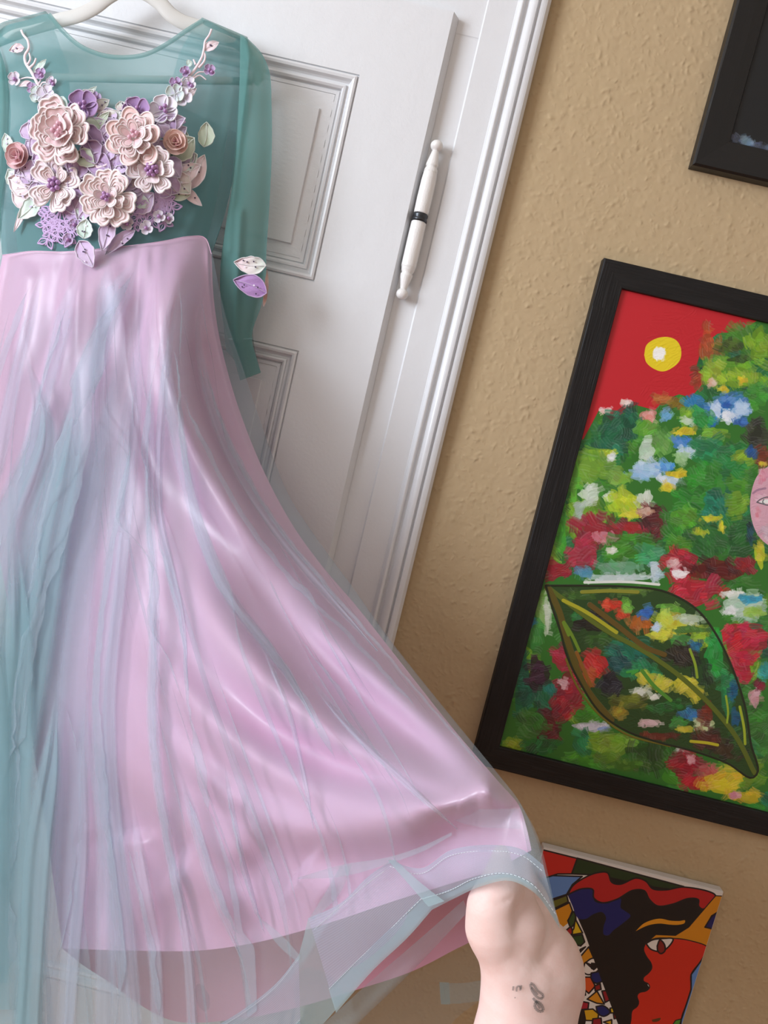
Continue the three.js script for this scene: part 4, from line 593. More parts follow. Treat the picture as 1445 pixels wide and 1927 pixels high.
{
  const L = [[452, 66], [450, 180], [440, 330], [424, 430], [414, 520], [420, 600], [436, 660], [452, 716]], R = [[468, 74], [492, 100], [507, 135], [511, 200], [511, 300], [506, 400], [501, 480], [500, 540], [490, 580], [476, 620], [474, 640], [482, 672], [491, 701]];
  const [g, zc] = sleeve('sleeve', L, R, [[[466, 85], [458, 180], [440, 300], [420, 440]], [[470, 110], [452, 250], [438, 360], [430, 470]], [[452, 400], [446, 520], [440, 640]]], 0);
  // lapped inner panel, cuff seam
  mesh('sleeve_lining', grid(24, 70, (u, v) => { const [x, y] = (sleeve.p ??= coons([[455, 78], [470, 90]], [[425, 660], [452, 690]], [[455, 78], [438, 330], [414, 520], [425, 660]], [[470, 90], [462, 330], [452, 420], [444, 560], [452, 690]]))(u, v); return at(x, y, zc(x, y) - 0.004); }, 0.05, 0.5), M.sleeve, g);
  mesh('cuff_lining', grid(20, 24, (u, v) => { const [x, y] = (sleeve.q ??= coons([[446, 500], [500, 500]], [[452, 716], [490, 702]], [[446, 500], [436, 600], [452, 716]], [[500, 500], [476, 622], [490, 702]]))(u, v); return at(x, y, zc(x, y) - 0.012); }, 0.05, 0.2), gauze('#6f9a94', 0.5), g);
  mesh('cuff_seam', sweep([[430, 638], [452, 638], [475, 637]].map(([x, y]) => at(x, y, zc(x, y) + 0.021)), 0.0012, 0.0008, V3(0, 0, 1), 20, 6), M.binding, g);
  sleeve('sleeve', [[-62, 190], [-80, 330], [-90, 480], [-95, 640]], [[-10, 70], [8, 120], [20, 200], [12, 330], [-2, 480], [-20, 640]], [[[0, 80], [4, 200], [-6, 380]], [[10, 120], [14, 220], [6, 330]]], 1);
}
// ------------------------------------------------------------------ sewn-on flowers, leaves, vines and beads of the bodice
const laceBump = (() => { const a = tileNoise(128, 40), b = tileNoise(128, 20); return dataTex(128, (x, y) => 0.6 * a(x, y) + 0.4 * b(x, y)); })(); laceBump.repeat.set(1.5, 1.5);
M.petal = Phy({ color: '#ffffff', vertexColors: true, roughness: 0.8, sheen: 0.2, bumpMap: laceBump, bumpScale: 0.0003 });
const pearlOf = (c) => Phy({ color: c, roughness: 0.18, clearcoat: 0.6, sheen: 0.3, specularIntensity: 1 });
const PEARL = { purple: pearlOf('#a477aa'), pink: pearlOf('#d9a9b9'), lilac: pearlOf('#b98fc0'), dark: pearlOf('#4a3850') };
const frameAt = (px, py, lift) => { // a spot on the bodice: place, turn (x right and y up along the cloth), metres per pixel
  const P = (x, y) => at(x, y, zBod(x, y) + lift), o = P(px, py), ex = P(px + 5, py).sub(P(px - 5, py)), ey = P(px, py - 5).sub(P(px, py + 5)), s = (EYE.z - o.z) / F * 1.02;
  ex.normalize(); const n = V3().crossVectors(ex, ey).normalize().multiplyScalar(0.45).add(V3(0, 0, 1)).normalize(); ex.addScaledVector(n, -ex.dot(n)).normalize(); ey.crossVectors(n, ex);
  return [o, new THREE.Quaternion().setFromRotationMatrix(new THREE.Matrix4().makeBasis(ex, ey, n)), s];
};
function blend(g, fn) { const p = g.attributes.position, c = new THREE.Color(), a = new Float32Array(p.count * 3); for (let i = 0; i < p.count; i++) { c.set(fn(g.attributes.uv.getX(i), g.attributes.uv.getY(i))); a.set([c.r, c.g, c.b], i * 3); } g.setAttribute('color', new THREE.BufferAttribute(a, 3)); return g; }
const lerpHex = (a, b, t) => new THREE.Color(a).lerp(new THREE.Color(b), clamp(t, 0, 1));
// petal of unit length pointing +y, cupped, with corded rim and inner cords
function petalGeo({ wide = 0.42, notch = 0.1, cup = 0.18, curl = 0.1, body, base, rim, cords = 2, point = 0, thick = 0.03, wave = 0, tear = 0 }) {
  // egg-shaped blade: (s, t) runs over a disc, widest towards the free end
  const half = (t) => wide * (tear ? 0.18 + 1.05 * t : 0.5 + 0.7 * t) * (1 - 0.25 * point * t);
  const P = (s, t) => V3(s * half(t), t * (1 - notch * Math.exp(-((s / 0.3) ** 2)) * sstep(0.6, 1, t)) + point * 0.1 * sstep(0.8, 1, t) * (1 - s * s), cup * s * s * Math.sqrt(Math.max(0, t)) * 0.6 - curl * Math.sin(t * Math.PI * 0.9) * 0.6 + curl * t + wave * Math.sin(s * 7 + t * 5));
  const disc = (r, a) => [r * Math.cos(a), 0.5 + 0.48 * r * Math.sin(a)];
  const edge = (k) => Array.from({ length: 23 }, (_, i) => P(...disc(k, -1.35 + i / 22 * 5.84)).add(V3(0, 0, thick * 0.5)));
  const list = [blend(grid(20, 5, (u, v) => P(...disc(1 - v, -Math.PI / 2 + u * Math.PI * 2)), 1, 1), (u, v) => lerpHex(base, body, (0.5 + 0.48 * v * Math.sin(-Math.PI / 2 + u * Math.PI * 2)) * 1.5))];
  for (let k = 0; k <= cords; k++) list.push(tint(sweep(edge(1 - 0.3 * k), thick * (k ? 0.75 : 1.15), thick * (k ? 0.75 : 1.15), V3(0, 0, 1), 26, 5), k ? lerpHex(rim, body, 0.25) : rim));
  return mergeGeometries(list.map((g) => g.toNonIndexed()));
}
const pinks = [['#f4d6d9', '#eab6bd', '#fbf0ef'], ['#f7dfe1', '#eec0c6', '#fcf3f2'], ['#f6e4e9', '#ebcbd8', '#fcf5f6'], ['#f3d2d0', '#e8b4b3', '#faeae8']];
const PET = {};
pinks.forEach(([body, base, rim], i) => { PET['heart' + i] = petalGeo({ body, base, rim, wide: 0.37, notch: 0.12, cords: 2, cup: -0.04, curl: 0.05, thick: 0.03, tear: 1 }); PET['round' + i] = petalGeo({ body, base, rim, wide: 0.5, notch: 0.1, cords: 0, cup: 0.06, curl: 0.1, wave: 0.02, thick: 0.026 }); PET['long' + i] = petalGeo({ body, base, rim, wide: 0.36, notch: 0, cords: 1, cup: -0.05, curl: 0.06, point: 0.35, thick: 0.026 }); });
const plain = (body, base, rim, o = {}) => petalGeo({ body, base, rim, wide: 0.52, notch: 0.04, cords: 0, cup: 0.3, curl: 0.14, thick: 0.035, ...o });
PET.purple = plain('#a886b4', '#7f5c90', '#bfa2c8'); PET.lilac = plain('#c5aad2', '#a184b4', '#dccbe4'); PET.white = plain('#e9e2ee', '#cfb6d8', '#f2eff5'); PET.mintWhite = plain('#dceae6', '#c4b4d4', '#eef5f2');
const ball = new THREE.SphereGeometry(1, 14, 10);
function pearls(g, s, list, mat, r) { for (const [x, y, z] of list) { const m = new THREE.Mesh(ball, mat); m.name = numbered('pearl'); m.position.set(x * s, y * s, z * s); m.scale.setScalar(r * s); m.castShadow = true; g.add(m); } }
function flower(name, px, py, R, layers, pearlSpec, lift = 0.006, label) {
  const [o, q, s] = frameAt(px, py, lift), g = part(name, dress, o, q); if (label) g.userData.label = label;
  for (const [kind, n, len, tilt, z, turn, mess = 1] of layers) for (let i = 0; i < n; i++) {
    const m = new THREE.Mesh(PET[kind], M.petal); m.name = numbered('petal'); m.castShadow = m.receiveShadow = true;
    m.rotation.order = 'ZYX'; m.rotation.set((tilt * 0.62 + rr(-5, 5) * mess) * DEG, rr(-8, 8) * mess * DEG, (turn + 360 / n * i + rr(-9, 9) * mess) * DEG);
    m.scale.setScalar(1.1 * R * s * len * rr(0.92, 1.08)); m.position.set(0, 0, z * R * s); g.add(m);
  }
  if (pearlSpec) pearls(g, s, pearlSpec[0], PEARL[pearlSpec[1]], pearlSpec[2]);
  return g;
}
const ringOf = (n, r, z, c = true, z2 = z) => [...(c ? [[0, 0, z2]] : []), ...Array.from({ length: n }, (_, i) => [r * Math.cos(i / n * 6.283 + 0.4), r * Math.sin(i / n * 6.283 + 0.4), z])];
flower('flower', 118, 252, 56, [['heart0', 6, 1, 8, 0.06, 20], ['heart1', 5, 0.82, 20, 0.14, 50], ['round0', 5, 0.62, 38, 0.16, 10], ['round1', 4, 0.46, 55, 0.2, 40]], [[[0, 2, 24], [6, -4, 24], [-7, -3, 22], [3, 9, 22], [1, -10, 22]], 'pink', 4.4], 0.009, 'largest full pink flower');
flower('flower', 255, 262, 48, [['long3', 7, 1, 10, 0.06, 15], ['heart0', 6, 0.8, 22, 0.12, 40], ['long0', 5, 0.58, 42, 0.14, 0]], [[[2, 0, 16], [8, 4, 16], [0, 8, 15], [-6, -2, 14]], 'pink', 3.8], 0.009, 'pink flower with narrow outlined petals');
flower('flower', 108, 350, 48, [['heart2', 6, 1, 10, 0.06, 0], ['heart1', 4, 0.7, 26, 0.1, 45]], [ringOf(6, 9, 12, true, 15), 'purple', 4.6], 0.009, 'outlined pale flower with a knot of purple pearls');
flower('flower', 288, 322, 42, [['heart2', 6, 1, 10, 0.06, 30], ['round2', 4, 0.62, 26, 0.08, 0]], [[...ringOf(7, 9, 11), ...ringOf(3, 4.5, 14, false)], 'purple', 4.2], 0.009, 'pale flower with a full cluster of purple pearls');
flower('flower', 205, 374, 48, [['heart1', 7, 1, 8, 0.05, 10], ['heart1', 5, 0.74, 22, 0.1, 35], ['long1', 5, 0.5, 46, 0.13, 0]], [ringOf(4, 5.5, 16, true, 19), 'purple', 4], 0.009, 'pale pink flower above the waist');
// folded roses
PET.rosePink = petalGeo({ body: '#f5cdd1', base: '#ecadb5', rim: '#f8d8d8', wide: 0.56, notch: 0, cords: 0, cup: 0.16, curl: 0.16, thick: 0.02 }); PET.rosePeach = petalGeo({ body: '#f4cfc6', base: '#ecb2a8', rim: '#f7d8cc', wide: 0.56, notch: 0, cords: 0, cup: 0.16, curl: 0.16, thick: 0.02 });
for (const [px, py, R, k, lb] of [[41, 297, 21, 'rosePink', 'pink folded rose'], [332, 272, 20, 'rosePeach', 'peach folded rose']]) flower('rose', px, py, R * 1.12, [[k, 5, 1, 22, 0.2, 10, 0.5], [k, 5, 0.86, 46, 0.3, 46, 0.5], [k, 4, 0.7, 74, 0.36, 12, 0.5], [k, 3, 0.5, 96, 0.4, 50, 0.5]], [[[-3, 3, 13], [4, 2, 13], [0, -4, 13], [5, -6, 12]], 'pink', 3], 0.008, lb);
// small pearl-centred blossoms
const three = [[-4, 1, 10.5], [4, 4, 10.5], [3, -5, 10.5]];
for (const [px, py, R, kind, n] of [[159, 203, 26, 'purple', 5], [258, 213, 24, 'purple', 5], [310, 210, 24, 'white', 5], [98, 205, 22, 'white', 5], [88, 180, 17, 'white', 4], [72, 178, 14, 'mintWhite', 4], [330, 178, 16, 'mintWhite', 4], [345, 185, 15, 'white', 4]]) flower('blossom', px, py, R, [[kind, n, 1, 10, 0.08, px * 7]], n > 4 ? [three, 'purple', 4] : null, 0.006);
for (const [px, py] of [[30, 151], [77, 140], [99, 156], [62, 168], [350, 137], [395, 134], [332, 158], [357, 160], [182, 186], [246, 196], [240, 422], [276, 430], [142, 424], [130, 452], [88, 212], [300, 408], [318, 412]]) { const R = rr(9, 12); flower('berry_blossom', px, py, R, [[px % 3 ? 'lilac' : 'white', 4, 1, 14, 0.1, px * 11]], [[[0, 0, 4], ...(px % 2 ? [[3.5, -3.5, 3]] : [])], 'purple', 3.6], 0.005); }
// lilac and mint lace under the flowers
// leaves: pixel of the stalk end, pixel of the tip, half width px, colours from stalk to tip
function leafGeo(L, Wd, c0, c1, vein, bend, ragged) {
  const P = (s, t) => { const w = Wd * Math.sin(Math.PI * t ** 0.8) ** 0.8 * (1 + ragged * Math.sin(t * 23 + s * 3)); return V3(s * w + bend * L * Math.sin(Math.PI * t), t * L, 0.12 * Wd * s * s + 0.18 * Wd * Math.sin(t * 3.1) + 0.05 * Wd * Math.sin(s * 5 + t * 9)); };
  const g = [blend(grid(8, 14, (u, v) => P(2 * u - 1, v)), (u, v) => lerpHex(c1, c0, v))];
  const cord = (pts, r) => g.push(tint(sweep(pts.map((p) => p.add(V3(0, 0, r * 0.6))), r, r, V3(0, 0, 1), 20, 5), vein));
  for (const s of [-1, 1]) cord(Array.from({ length: 12 }, (_, i) => P(s, i / 11)), Wd * 0.055);
  cord(Array.from({ length: 10 }, (_, i) => P(0, i / 9)), Wd * 0.05);
  return mergeGeometries(g.map((q) => q.toNonIndexed()));
}
const sequinGeo = new THREE.CylinderGeometry(1, 1, 0.5, 10).rotateX(Math.PI / 2), SEQ = Phy({ color: '#4d3d55', roughness: 0.2, metalness: 0.4 }), SEQ2 = Phy({ color: '#efe6f2', roughness: 0.15, clearcoat: 0.5 });
function leaf(a, b, w, c0, c1, vein, lift = 0.004, dots = 3, where = frameAt) {
  const [o, q, s] = where((a[0] + b[0]) / 2, (a[1] + b[1]) / 2, lift), L = Math.hypot(b[0] - a[0], b[1] - a[1]), ang = Math.atan2(-(b[1] - a[1]), b[0] - a[0]) - Math.PI / 2;
  const g = leafGeo(L * s, w * s, c0, c1, vein, rr(-0.08, 0.08), rr(0.02, 0.07)).translate(0, -L * s / 2, 0), m = new THREE.Mesh(g, M.petal);
  m.name = numbered('leaf'); m.castShadow = m.receiveShadow = true; m.position.copy(o); m.quaternion.copy(q).multiply(new THREE.Quaternion().setFromAxisAngle(V3(0, 0, 1), ang)); m.updateMatrixWorld(true); dress.attach(m);
  for (let i = 0; i < dots; i++) { const d = new THREE.Mesh(sequinGeo, i % 3 === 2 ? SEQ2 : SEQ); d.name = numbered('sequin'); const t = rr(0.25, 0.8); d.position.set(rr(-0.5, 0.5) * w * s, (t - 0.5) * L * s, 0.32 * w * s); d.scale.setScalar(1.5 * s); m.add(d); }
}
const MINT = ['#c5ddd0', '#e3efe8', '#eef5f0'], PINK = ['#ecd2d8', '#f1e2e6', '#f8f0f2'], LIL = ['#cab0d4', '#dccbe4', '#eadff0'], PUR = ['#a98cb6', '#bda3c8', '#d2c0da'], PM = ['#e8c9cd', '#d3e4d8', '#f4ecec'], GRN = ['#bccdb6', '#d3dccb', '#e0e6da'];
for (const [a, b, w, c, l, d] of [
  [[22, 288], [8, 254], 11, MINT, 0.004, 2], [[40, 345], [14, 322], 14, MINT, 0.005, 1], [[58, 345], [42, 318], 13, LIL, 0.003, 1], [[66, 352], [15, 340], 20, PINK, 0.004, 4], [[64, 380], [22, 365], 18, PINK, 0.003, 3], [[76, 372], [36, 412], 16, MINT, 0.006, 3], [[48, 380], [28, 436], 7, PINK, 0.005, 1],
  [[72, 300], [30, 330], 20, LIL, 0.002, 2], [[60, 262], [52, 232], 16, LIL, 0.003, 0], [[70, 290], [48, 268], 12, LIL, 0.003, 0], [[82, 320], [60, 340], 15, LIL, 0.002, 0],
  [[128, 208], [96, 196], 16, MINT, 0.004, 2], [[140, 205], [178, 172], 12, PM, 0.005, 3], [[150, 190], [182, 164], 7, MINT, 0.005, 1], [[178, 210], [206, 190], 11, PM, 0.004, 3], [[182, 224], [238, 218], 13, PM, 0.003, 5], [[190, 250], [150, 226], 11, GRN, 0.003, 0], [[172, 250], [206, 212], 9, GRN, 0.003, 0],
  [[160, 240], [200, 290], 20, PUR, 0.002, 1], [[165, 268], [182, 308], 20, PUR, 0.003, 0], [[146, 290], [178, 312], 16, GRN, 0.004, 1], [[195, 272], [232, 250], 16, LIL, 0.004, 3], [[190, 300], [218, 270], 14, LIL, 0.003, 2], [[168, 300], [210, 330], 20, PUR, 0.002, 1], [[206, 318], [250, 300], 16, LIL, 0.002, 2], [[215, 340], [252, 318], 18, LIL, 0.002, 1], [[150, 300], [140, 338], 20, PUR, 0.002, 0], [[140, 330], [160, 372], 18, PUR, 0.002, 0],
  [[176, 318], [168, 352], 5, GRN, 0.003, 1], [[150, 372], [172, 362], 8, GRN, 0.003, 0], [[232, 208], [226, 192], 10, PM, 0.004, 1], [[300, 250], [330, 222], 16, PUR, 0.004, 0], [[290, 245], [350, 230], 18, LIL, 0.003, 0], [[310, 260], [300, 232], 14, LIL, 0.003, 0], [[320, 290], [368, 266], 20, GRN, 0.004, 0], [[338, 262], [352, 250], 12, MINT, 0.004, 0], [[330, 310], [372, 296], 20, MINT, 0.002, 1], [[378, 274], [394, 234], 14, GRN, 0.006, 0],
  [[318, 330], [378, 316], 16, PINK, 0.004, 3], [[345, 350], [390, 298], 15, PINK, 0.005, 2], [[330, 330], [354, 366], 18, PM, 0.004, 3], [[320, 362], [358, 368], 12, GRN, 0.003, 2], [[350, 352], [376, 388], 9, PINK, 0.005, 1], [[316, 300], [335, 335], 18, LIL, 0.002, 0], [[262, 300], [246, 272], 12, LIL, 0.002, 0], [[250, 348], [272, 352], 14, LIL, 0.002, 0], [[252, 376], [282, 388], 12, MINT, 0.002, 0], [[236, 392], [250, 404], 12, PM, 0.002, 1],
  [[158, 448], [164, 414], 15, MINT, 0.006, 3], [[160, 400], [148, 412], 12, MINT, 0.002, 1], [[210, 412], [192, 470], 15, LIL, 0.01, 4], [[150, 456], [176, 502], 17, LIL, 0.022, 4], [[255, 436], [198, 478], 10, LIL, 0.005, 3], [[180, 398], [196, 420], 14, LIL, 0.002, 0],
  [[46, 90], [18, 97], 8, PINK, 0.004, 2], [[65, 136], [86, 112], 6, MINT, 0.004, 0], [[60, 155], [36, 164], 5, PINK, 0.003, 0], [[384, 92], [412, 82], 8, PINK, 0.004, 2], [[352, 122], [362, 118], 6, MINT, 0.004, 0], [[340, 180], [370, 170], 8, PINK, 0.004, 0], [[322, 190], [348, 182], 9, MINT, 0.004, 0], [[302, 206], [308, 184], 6, MINT, 0.004, 0], [[76, 190], [58, 176], 8, MINT, 0.004, 1], [[92, 200], [104, 184], 10, PUR, 0.003, 0],
]) leaf(a, b, w, c[0], c[1], c[2], l, d);
// backing lace that fills between the flowers
for (const [x, y] of [[150, 250], [175, 235], [205, 255], [225, 285], [150, 320], [165, 345], [235, 310], [255, 295], [300, 285], [270, 240], [225, 240], [80, 240], [70, 275], [80, 300], [85, 330], [130, 300], [140, 380], [165, 395], [240, 350], [255, 360], [270, 380], [320, 345], [305, 355], [230, 400], [100, 300], [60, 320], [330, 255], [345, 300], [300, 300], [192, 330], [205, 225], [118, 310], [70, 360], [246, 330], [186, 360], [285, 270]]) {
  const a = rr(0, 6.28), l = rr(18, 26), c = [LIL, PUR, LIL, PM, LIL][(x * 3 + y) % 5]; leaf([x - Math.cos(a) * l, y - Math.sin(a) * l], [x + Math.cos(a) * l, y + Math.sin(a) * l], rr(13, 18), c[0], c[1], c[2], 0.0012, (x + y) % 3 ? 0 : 1);
}
// embroidered vines over the collar bones
const vineMat = Phy({ color: '#efdce2', roughness: 0.6, sheen: 0.4 }), lilacMat = Phy({ color: '#c3a8d2', roughness: 0.65, sheen: 0.4 });
const onCloth = (pts, lift) => pts.map(([x, y]) => at(x, y, zBod(x, y) + lift));
const cord = (name, pts, r, mat, lift = 0.004) => mesh(name, sweep(onCloth(pts, lift), r, r * 0.8, V3(0, 0, 1), 30, 7, (t) => 1 - 0.35 * t), mat, dress);
for (const [pts, r] of [[[[74, 168], [68, 152], [58, 134], [48, 118], [47, 104], [54, 92], [52, 76], [44, 66], [40, 57]], 0.0026], [[[56, 128], [64, 120], [68, 110]], 0.0022], [[[52, 122], [57, 112], [55, 100]], 0.0018], [[[66, 148], [50, 146], [38, 149]], 0.0014], [[[74, 168], [80, 156], [94, 156]], 0.0015], [[[72, 160], [78, 148]], 0.0014], [[[74, 168], [64, 170], [56, 160]], 0.0012],
  [[[342, 160], [356, 144], [366, 132], [380, 108], [384, 92], [386, 78], [394, 66], [398, 55]], 0.0024], [[[374, 128], [384, 116], [386, 104], [382, 96]], 0.002], [[[368, 122], [364, 112]], 0.0018], [[[362, 146], [374, 136], [390, 136]], 0.0013], [[[364, 148], [376, 142], [388, 150]], 0.0013], [[[344, 160], [342, 150], [352, 142]], 0.0012], [[[344, 160], [345, 172], [334, 180]], 0.0012], [[[176, 306], [184, 318], [178, 340], [170, 350]], 0.002], [[[184, 316], [200, 310], [206, 300]], 0.002]]) cord('vine', pts, r, vineMat);
// lace sprigs of open leaves hanging below the flowers
function sprig(name, root, tips) {
  const g = part(name, dress, at(root[0], root[1], zBod(...root)));
  for (const [tx, ty, w] of tips) {
    const bend = rr(-6, 6), dx = tx - root[0], dy = ty - root[1], n = Math.hypot(dx, dy), mid = [root[0] + dx * 0.5 - dy / n * bend, root[1] + dy * 0.5 + dx / n * bend];
    const line = smoothLine([root, mid, [tx, ty]], 12), put = (pts, r, l) => sweep(onCloth(pts, l), r, r * 0.7, V3(0, 0, 1), 14, 5);
    const bits = [put(line, 0.0015, 0.0035)];
    // open leaves either side: outline and midrib in cord
    for (let i = 4; i < 12; i += 2) for (const s of [-1, 1]) { const [x, y] = line[i], ux = dx / n, uy = dy / n, c = 0.75, sx = ux * c - s * uy * 0.75, sy = uy * c + s * ux * 0.75, l = 1.3 * w * rr(0.8, 1.2), q = [x + sx * l, y + sy * l], o = l * 0.26; bits.push(put([[x, y], [x + sx * l * 0.5 - sy * o, y + sy * l * 0.5 + sx * o], q], 0.0012, 0.004), put([[x, y], [x + sx * l * 0.5 + sy * o, y + sy * l * 0.5 - sx * o], q], 0.0012, 0.004), put([[x, y], [x + sx * l * 0.5, y + sy * l * 0.5], q], 0.0005, 0.004)); }
    const m = mesh('lace_twig', mergeGeometries(bits), lilacMat, g);
  }
}
sprig('lace_sprig', [116, 392], [[80, 410, 12], [78, 428, 13], [86, 462, 14], [108, 456, 13], [134, 462, 12], [152, 428, 13], [146, 404, 12]]);
sprig('lace_sprig', [290, 364], [[262, 408, 12], [252, 432, 11], [284, 424, 12], [312, 428, 13], [328, 396, 13], [322, 376, 10], [300, 400, 11]]);
sprig('lace_sprig', [76, 250], [[54, 238, 10], [52, 256, 10]]);
sprig('lace_sprig', [296, 262], [[322, 232, 11], [340, 222, 10], [306, 226, 9]]);
sprig('lace_sprig', [212, 322], [[188, 288, 11], [206, 288, 10], [226, 296, 10]]);
// cuff leaves
const cuffFrame = (px, py, lift) => { const P = (x, y) => at(x, y, 0.108 + lift), o = P(px, py), ex = P(px + 5, py).sub(P(px - 5, py)), s = ex.length() / 10; ex.normalize(); const n = V3(0, 0, 1), ey = V3().crossVectors(n, ex); return [o, new THREE.Quaternion().setFromRotationMatrix(new THREE.Matrix4().makeBasis(ex, ey, n)), s]; };
leaf([501, 500], [441, 494], 16, '#d9e4d8', '#e9c9d2', '#f2ecec', 0.016, 5, cuffFrame); leaf([502, 552], [440, 528], 19, '#a67fb4', '#b58fc2', '#cdb2d6', 0.016, 5, cuffFrame); leaf([496, 576], [503, 508], 4, '#e4b9a8', '#e8c6bc', '#f0d8d0', 0.003, 1, cuffFrame);
// ------------------------------------------------------------------ the hand that lifts the hem
{
  const person = thing('person', 'bare right hand and tattooed wrist reaching in from below to hold the hem', 'person', atDepth(985, 1960, 0.45));
  const J = (x, y, d) => atDepth(x, y, d);
  const caps = []; // [a, b, radius a, radius b]
  const bone = (pts) => { for (let i = 0; i + 1 < pts.length; i++) { const [x, y, d, r] = pts[i], [X, Y, D, R] = pts[i + 1]; caps.push([J(x, y, d), J(X, Y, D), r, R]); } };
  bone([[1060, 2700, 0.33, 0.038], [1000, 2200, 0.405, 0.031], [976, 1985, 0.446, 0.0252], [984, 1885, 0.455, 0.0225]]);        // forearm to wrist
  bone([[962, 1985, 0.446, 0.0225], [978, 1850, 0.452, 0.0192]]); bone([[1000, 1985, 0.448, 0.022], [1008, 1900, 0.456, 0.021]]);
  bone([[974, 1870, 0.452, 0.0165], [932, 1744, 0.447, 0.0158], [928, 1704, 0.446, 0.0128], [945, 1664, 0.447, 0.01], [950, 1615, 0.455, 0.0082]]); // thumb
  bone([[975, 1880, 0.452, 0.017], [972, 1800, 0.45, 0.015], [984, 1745, 0.449, 0.0118], [968, 1655, 0.464, 0.0088], [958, 1590, 0.472, 0.008], [962, 1548, 0.47, 0.007]]); // index
  bone([[1000, 1880, 0.455, 0.0175], [1008, 1822, 0.452, 0.015], [1030, 1786, 0.456, 0.0118], [1000, 1695, 0.478, 0.0088], [968, 1620, 0.488, 0.008], [962, 1575, 0.486, 0.007]]); // middle
  bone([[1022, 1885, 0.458, 0.0165], [1040, 1830, 0.456, 0.0148], [1044, 1796, 0.463, 0.0116], [1016, 1725, 0.49, 0.0085], [980, 1655, 0.5, 0.0075]]); // ring
  bone([[1035, 1900, 0.46, 0.0155], [1052, 1852, 0.46, 0.0122], [1054, 1818, 0.468, 0.0105], [1030, 1755, 0.498, 0.0075], [1000, 1700, 0.508, 0.0068]]); // little finger
  const seg = (p, a, b, r0, r1) => { const ab = V3().subVectors(b, a), t = clamp(V3().subVectors(p, a).dot(ab) / ab.lengthSq(), 0, 1); return p.distanceTo(V3().copy(a).addScaledVector(ab, t)) - (r0 + (r1 - r0) * t); };
  const creaseLines = [[J(950, 1760, 0.437), J(985, 1690, 0.437), 0.004, 0.0014], [J(1010, 1770, 0.443), J(990, 1860, 0.437), 0.005, 0.001], [J(935, 1700, 0.434), J(962, 1690, 0.434), 0.0016, 0.0006], [J(1030, 1745, 0.448), J(1020, 1800, 0.44), 0.005, 0.001]];
  const k = 0.0095;
  const field = (p) => { let s = 1; for (const c of caps) { const d = seg(p, ...c), h = Math.max(k - Math.abs(s - d), 0) / k; s = Math.min(s, d) - h * h * k * 0.25; } for (const [a, b, w, dp] of creaseLines) { const d = seg(p, a, b, 0, 0); s += dp * Math.exp(-((d / w) ** 2)); } return s; };
  const lo = V3(9, 9, 9), hi = V3(-9, -9, -9);
  const clipY = J(1015, 2330, 0.385);
  for (const [a, b, r0, r1] of caps) for (const [p, r] of [[a, r0], [b, r1]]) { const q = p.clone(); q.y = Math.max(q.y, clipY.y); lo.min(q.clone().subScalar(r + 0.008)); hi.max(q.clone().addScalar(r + 0.008)); }
  const n = 128, mc = new MarchingCubes(n, new THREE.MeshBasicMaterial(), true, false, 400000), c = V3().addVectors(lo, hi).multiplyScalar(0.5), h = V3().subVectors(hi, lo).multiplyScalar(0.5);
  mc.isolation = 0;
  const P = V3();
  for (let z = 0; z < n; z++) for (let y = 0; y < n; y++) for (let x = 0; x < n; x++) { P.set((x - n / 2) / (n / 2) * h.x + c.x, (y - n / 2) / (n / 2) * h.y + c.y, (z - n / 2) / (n / 2) * h.z + c.z); mc.field[x + y * n + z * n * n] = -field(P) * 60; }
  mc.update();
  let g = new THREE.BufferGeometry(); g.setAttribute('position', new THREE.BufferAttribute(new Float32Array(mc.positionArray.slice(0, mc.count * 3)), 3));
  g.scale(h.x, h.y, h.z).translate(c.x, c.y, c.z);
  g = mergeVertices(g, 1e-5); g.computeVertexNormals();
  // flat uv across the back of the hand, in metres, for the grain of the skin
  const ex = V3(1, 0, 0).applyQuaternion(QC), ey = V3(0, 1, 0).applyQuaternion(QC), pa = g.attributes.position, uv = [];
  for (let i = 0; i < pa.count; i++) { P.fromBufferAttribute(pa, i); uv.push(P.dot(ex) / 0.1, P.dot(ey) / 0.1); }
  g.setAttribute('uv', new THREE.Float32BufferAttribute(uv, 2));
  const sa = tileNoise(512, 9), sb = tileNoise(512, 22), sc = tileNoise(512, 128), sd = tileNoise(512, 60);
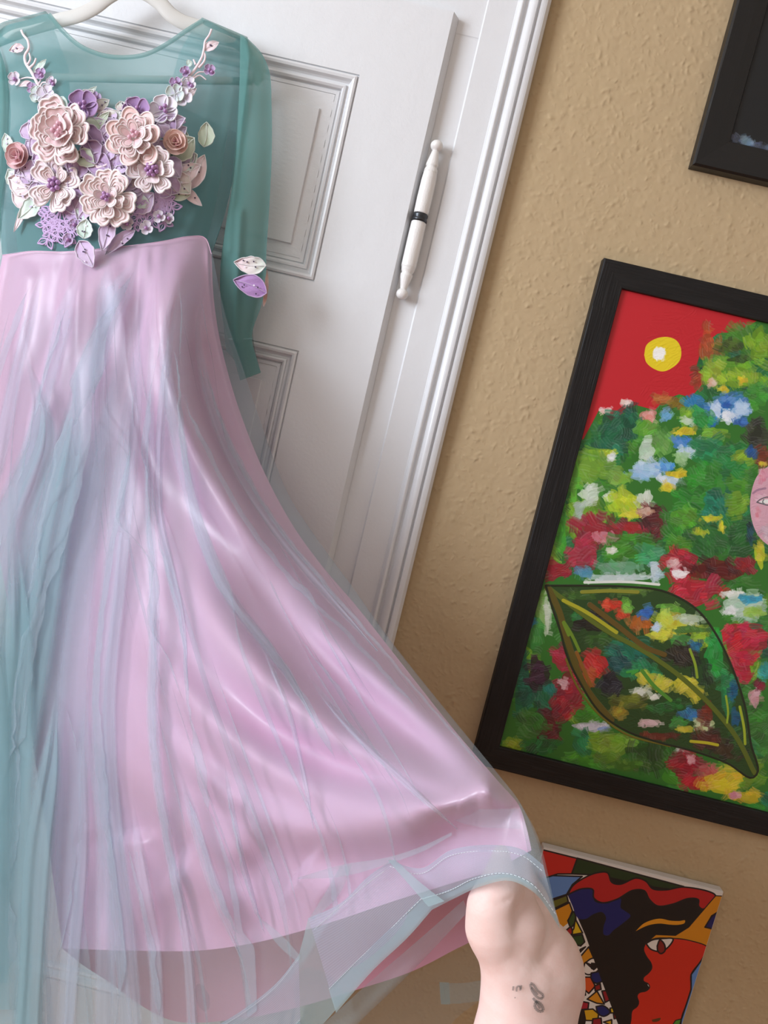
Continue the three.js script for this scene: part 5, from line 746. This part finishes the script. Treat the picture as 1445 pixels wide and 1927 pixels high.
  const skinMap = dataTex(512, (x, y) => { const r = sa(x, y) * 0.6 + sb(x, y) * 0.4; return [0.905 - 0.03 * r, 0.8 - 0.07 * r + 0.012 * sc(x, y), 0.775 - 0.08 * r + 0.012 * sc(x, y)]; }, true), skinBump = dataTex(512, (x, y) => 0.6 * sc(x, y) + 0.4 * sd(x, y));
  const skin = Phy({ color: '#ffffff', map: skinMap, bumpMap: skinBump, bumpScale: 0.00006, roughness: 0.5, specularIntensity: 0.6, sheen: 0.15 });
  const arm = mesh('arm', g, skin, person);
  // tattoo: small blurred letters and a flourish inked on the wrist, a skin-tight film that follows the surface
  const surf = (px, py) => { let d = 0.36; const dir = J(px, py, 1).sub(EYE); for (let i = 0; i < 60; i++) { const s = field(V3().copy(EYE).addScaledVector(dir, d)); if (s < 0.0001) break; d += s * 0.7; } return V3().copy(EYE).addScaledVector(dir, d - 0.0007); };
  const ink = Std({ color: '#4d504e', roughness: 0.7, transparent: true, opacity: 0.5 });
  const stroke = (pts, w) => { const cps = smoothLine(pts, 14), T = []; for (let i = 0; i < cps.length - 1; i++) { const [x0, y0] = cps[i], [x1, y1] = cps[i + 1], l = Math.hypot(x1 - x0, y1 - y0) || 1, nx = -(y1 - y0) / l * w, ny = (x1 - x0) / l * w, a = surf(x0 - nx, y0 - ny), b = surf(x0 + nx, y0 + ny), cc = surf(x1 + nx, y1 + ny), d = surf(x1 - nx, y1 - ny); T.push(a, b, cc, a, cc, d); } return soup(T); };
  const words = [[[[966, 1856], [965, 1864]], 1.7], [[[972, 1866], [973, 1857], [978, 1856], [979, 1864]], 1.7], [[[981, 1854], [980, 1862]], 1.7], [[[968, 1878], [970, 1877]], 1.2]], flourish = [[[[998, 1850], [1003, 1852], [1013, 1866], [1022, 1872], [1020, 1880], [1010, 1876], [1000, 1862], [998, 1852]], 2.3], [[[1000, 1858], [1012, 1872]], 2], [[[1008, 1884], [1018, 1890], [1022, 1902], [1014, 1903], [1006, 1893], [1010, 1884]], 2.8], [[[1003, 1878], [1012, 1890], [1016, 1898]], 2.4]];
  mesh('tattoo', mergeGeometries([...words, ...flourish].map(([p, w]) => stroke(p, w))), ink, person);
}
renderer.render(scene, camera);
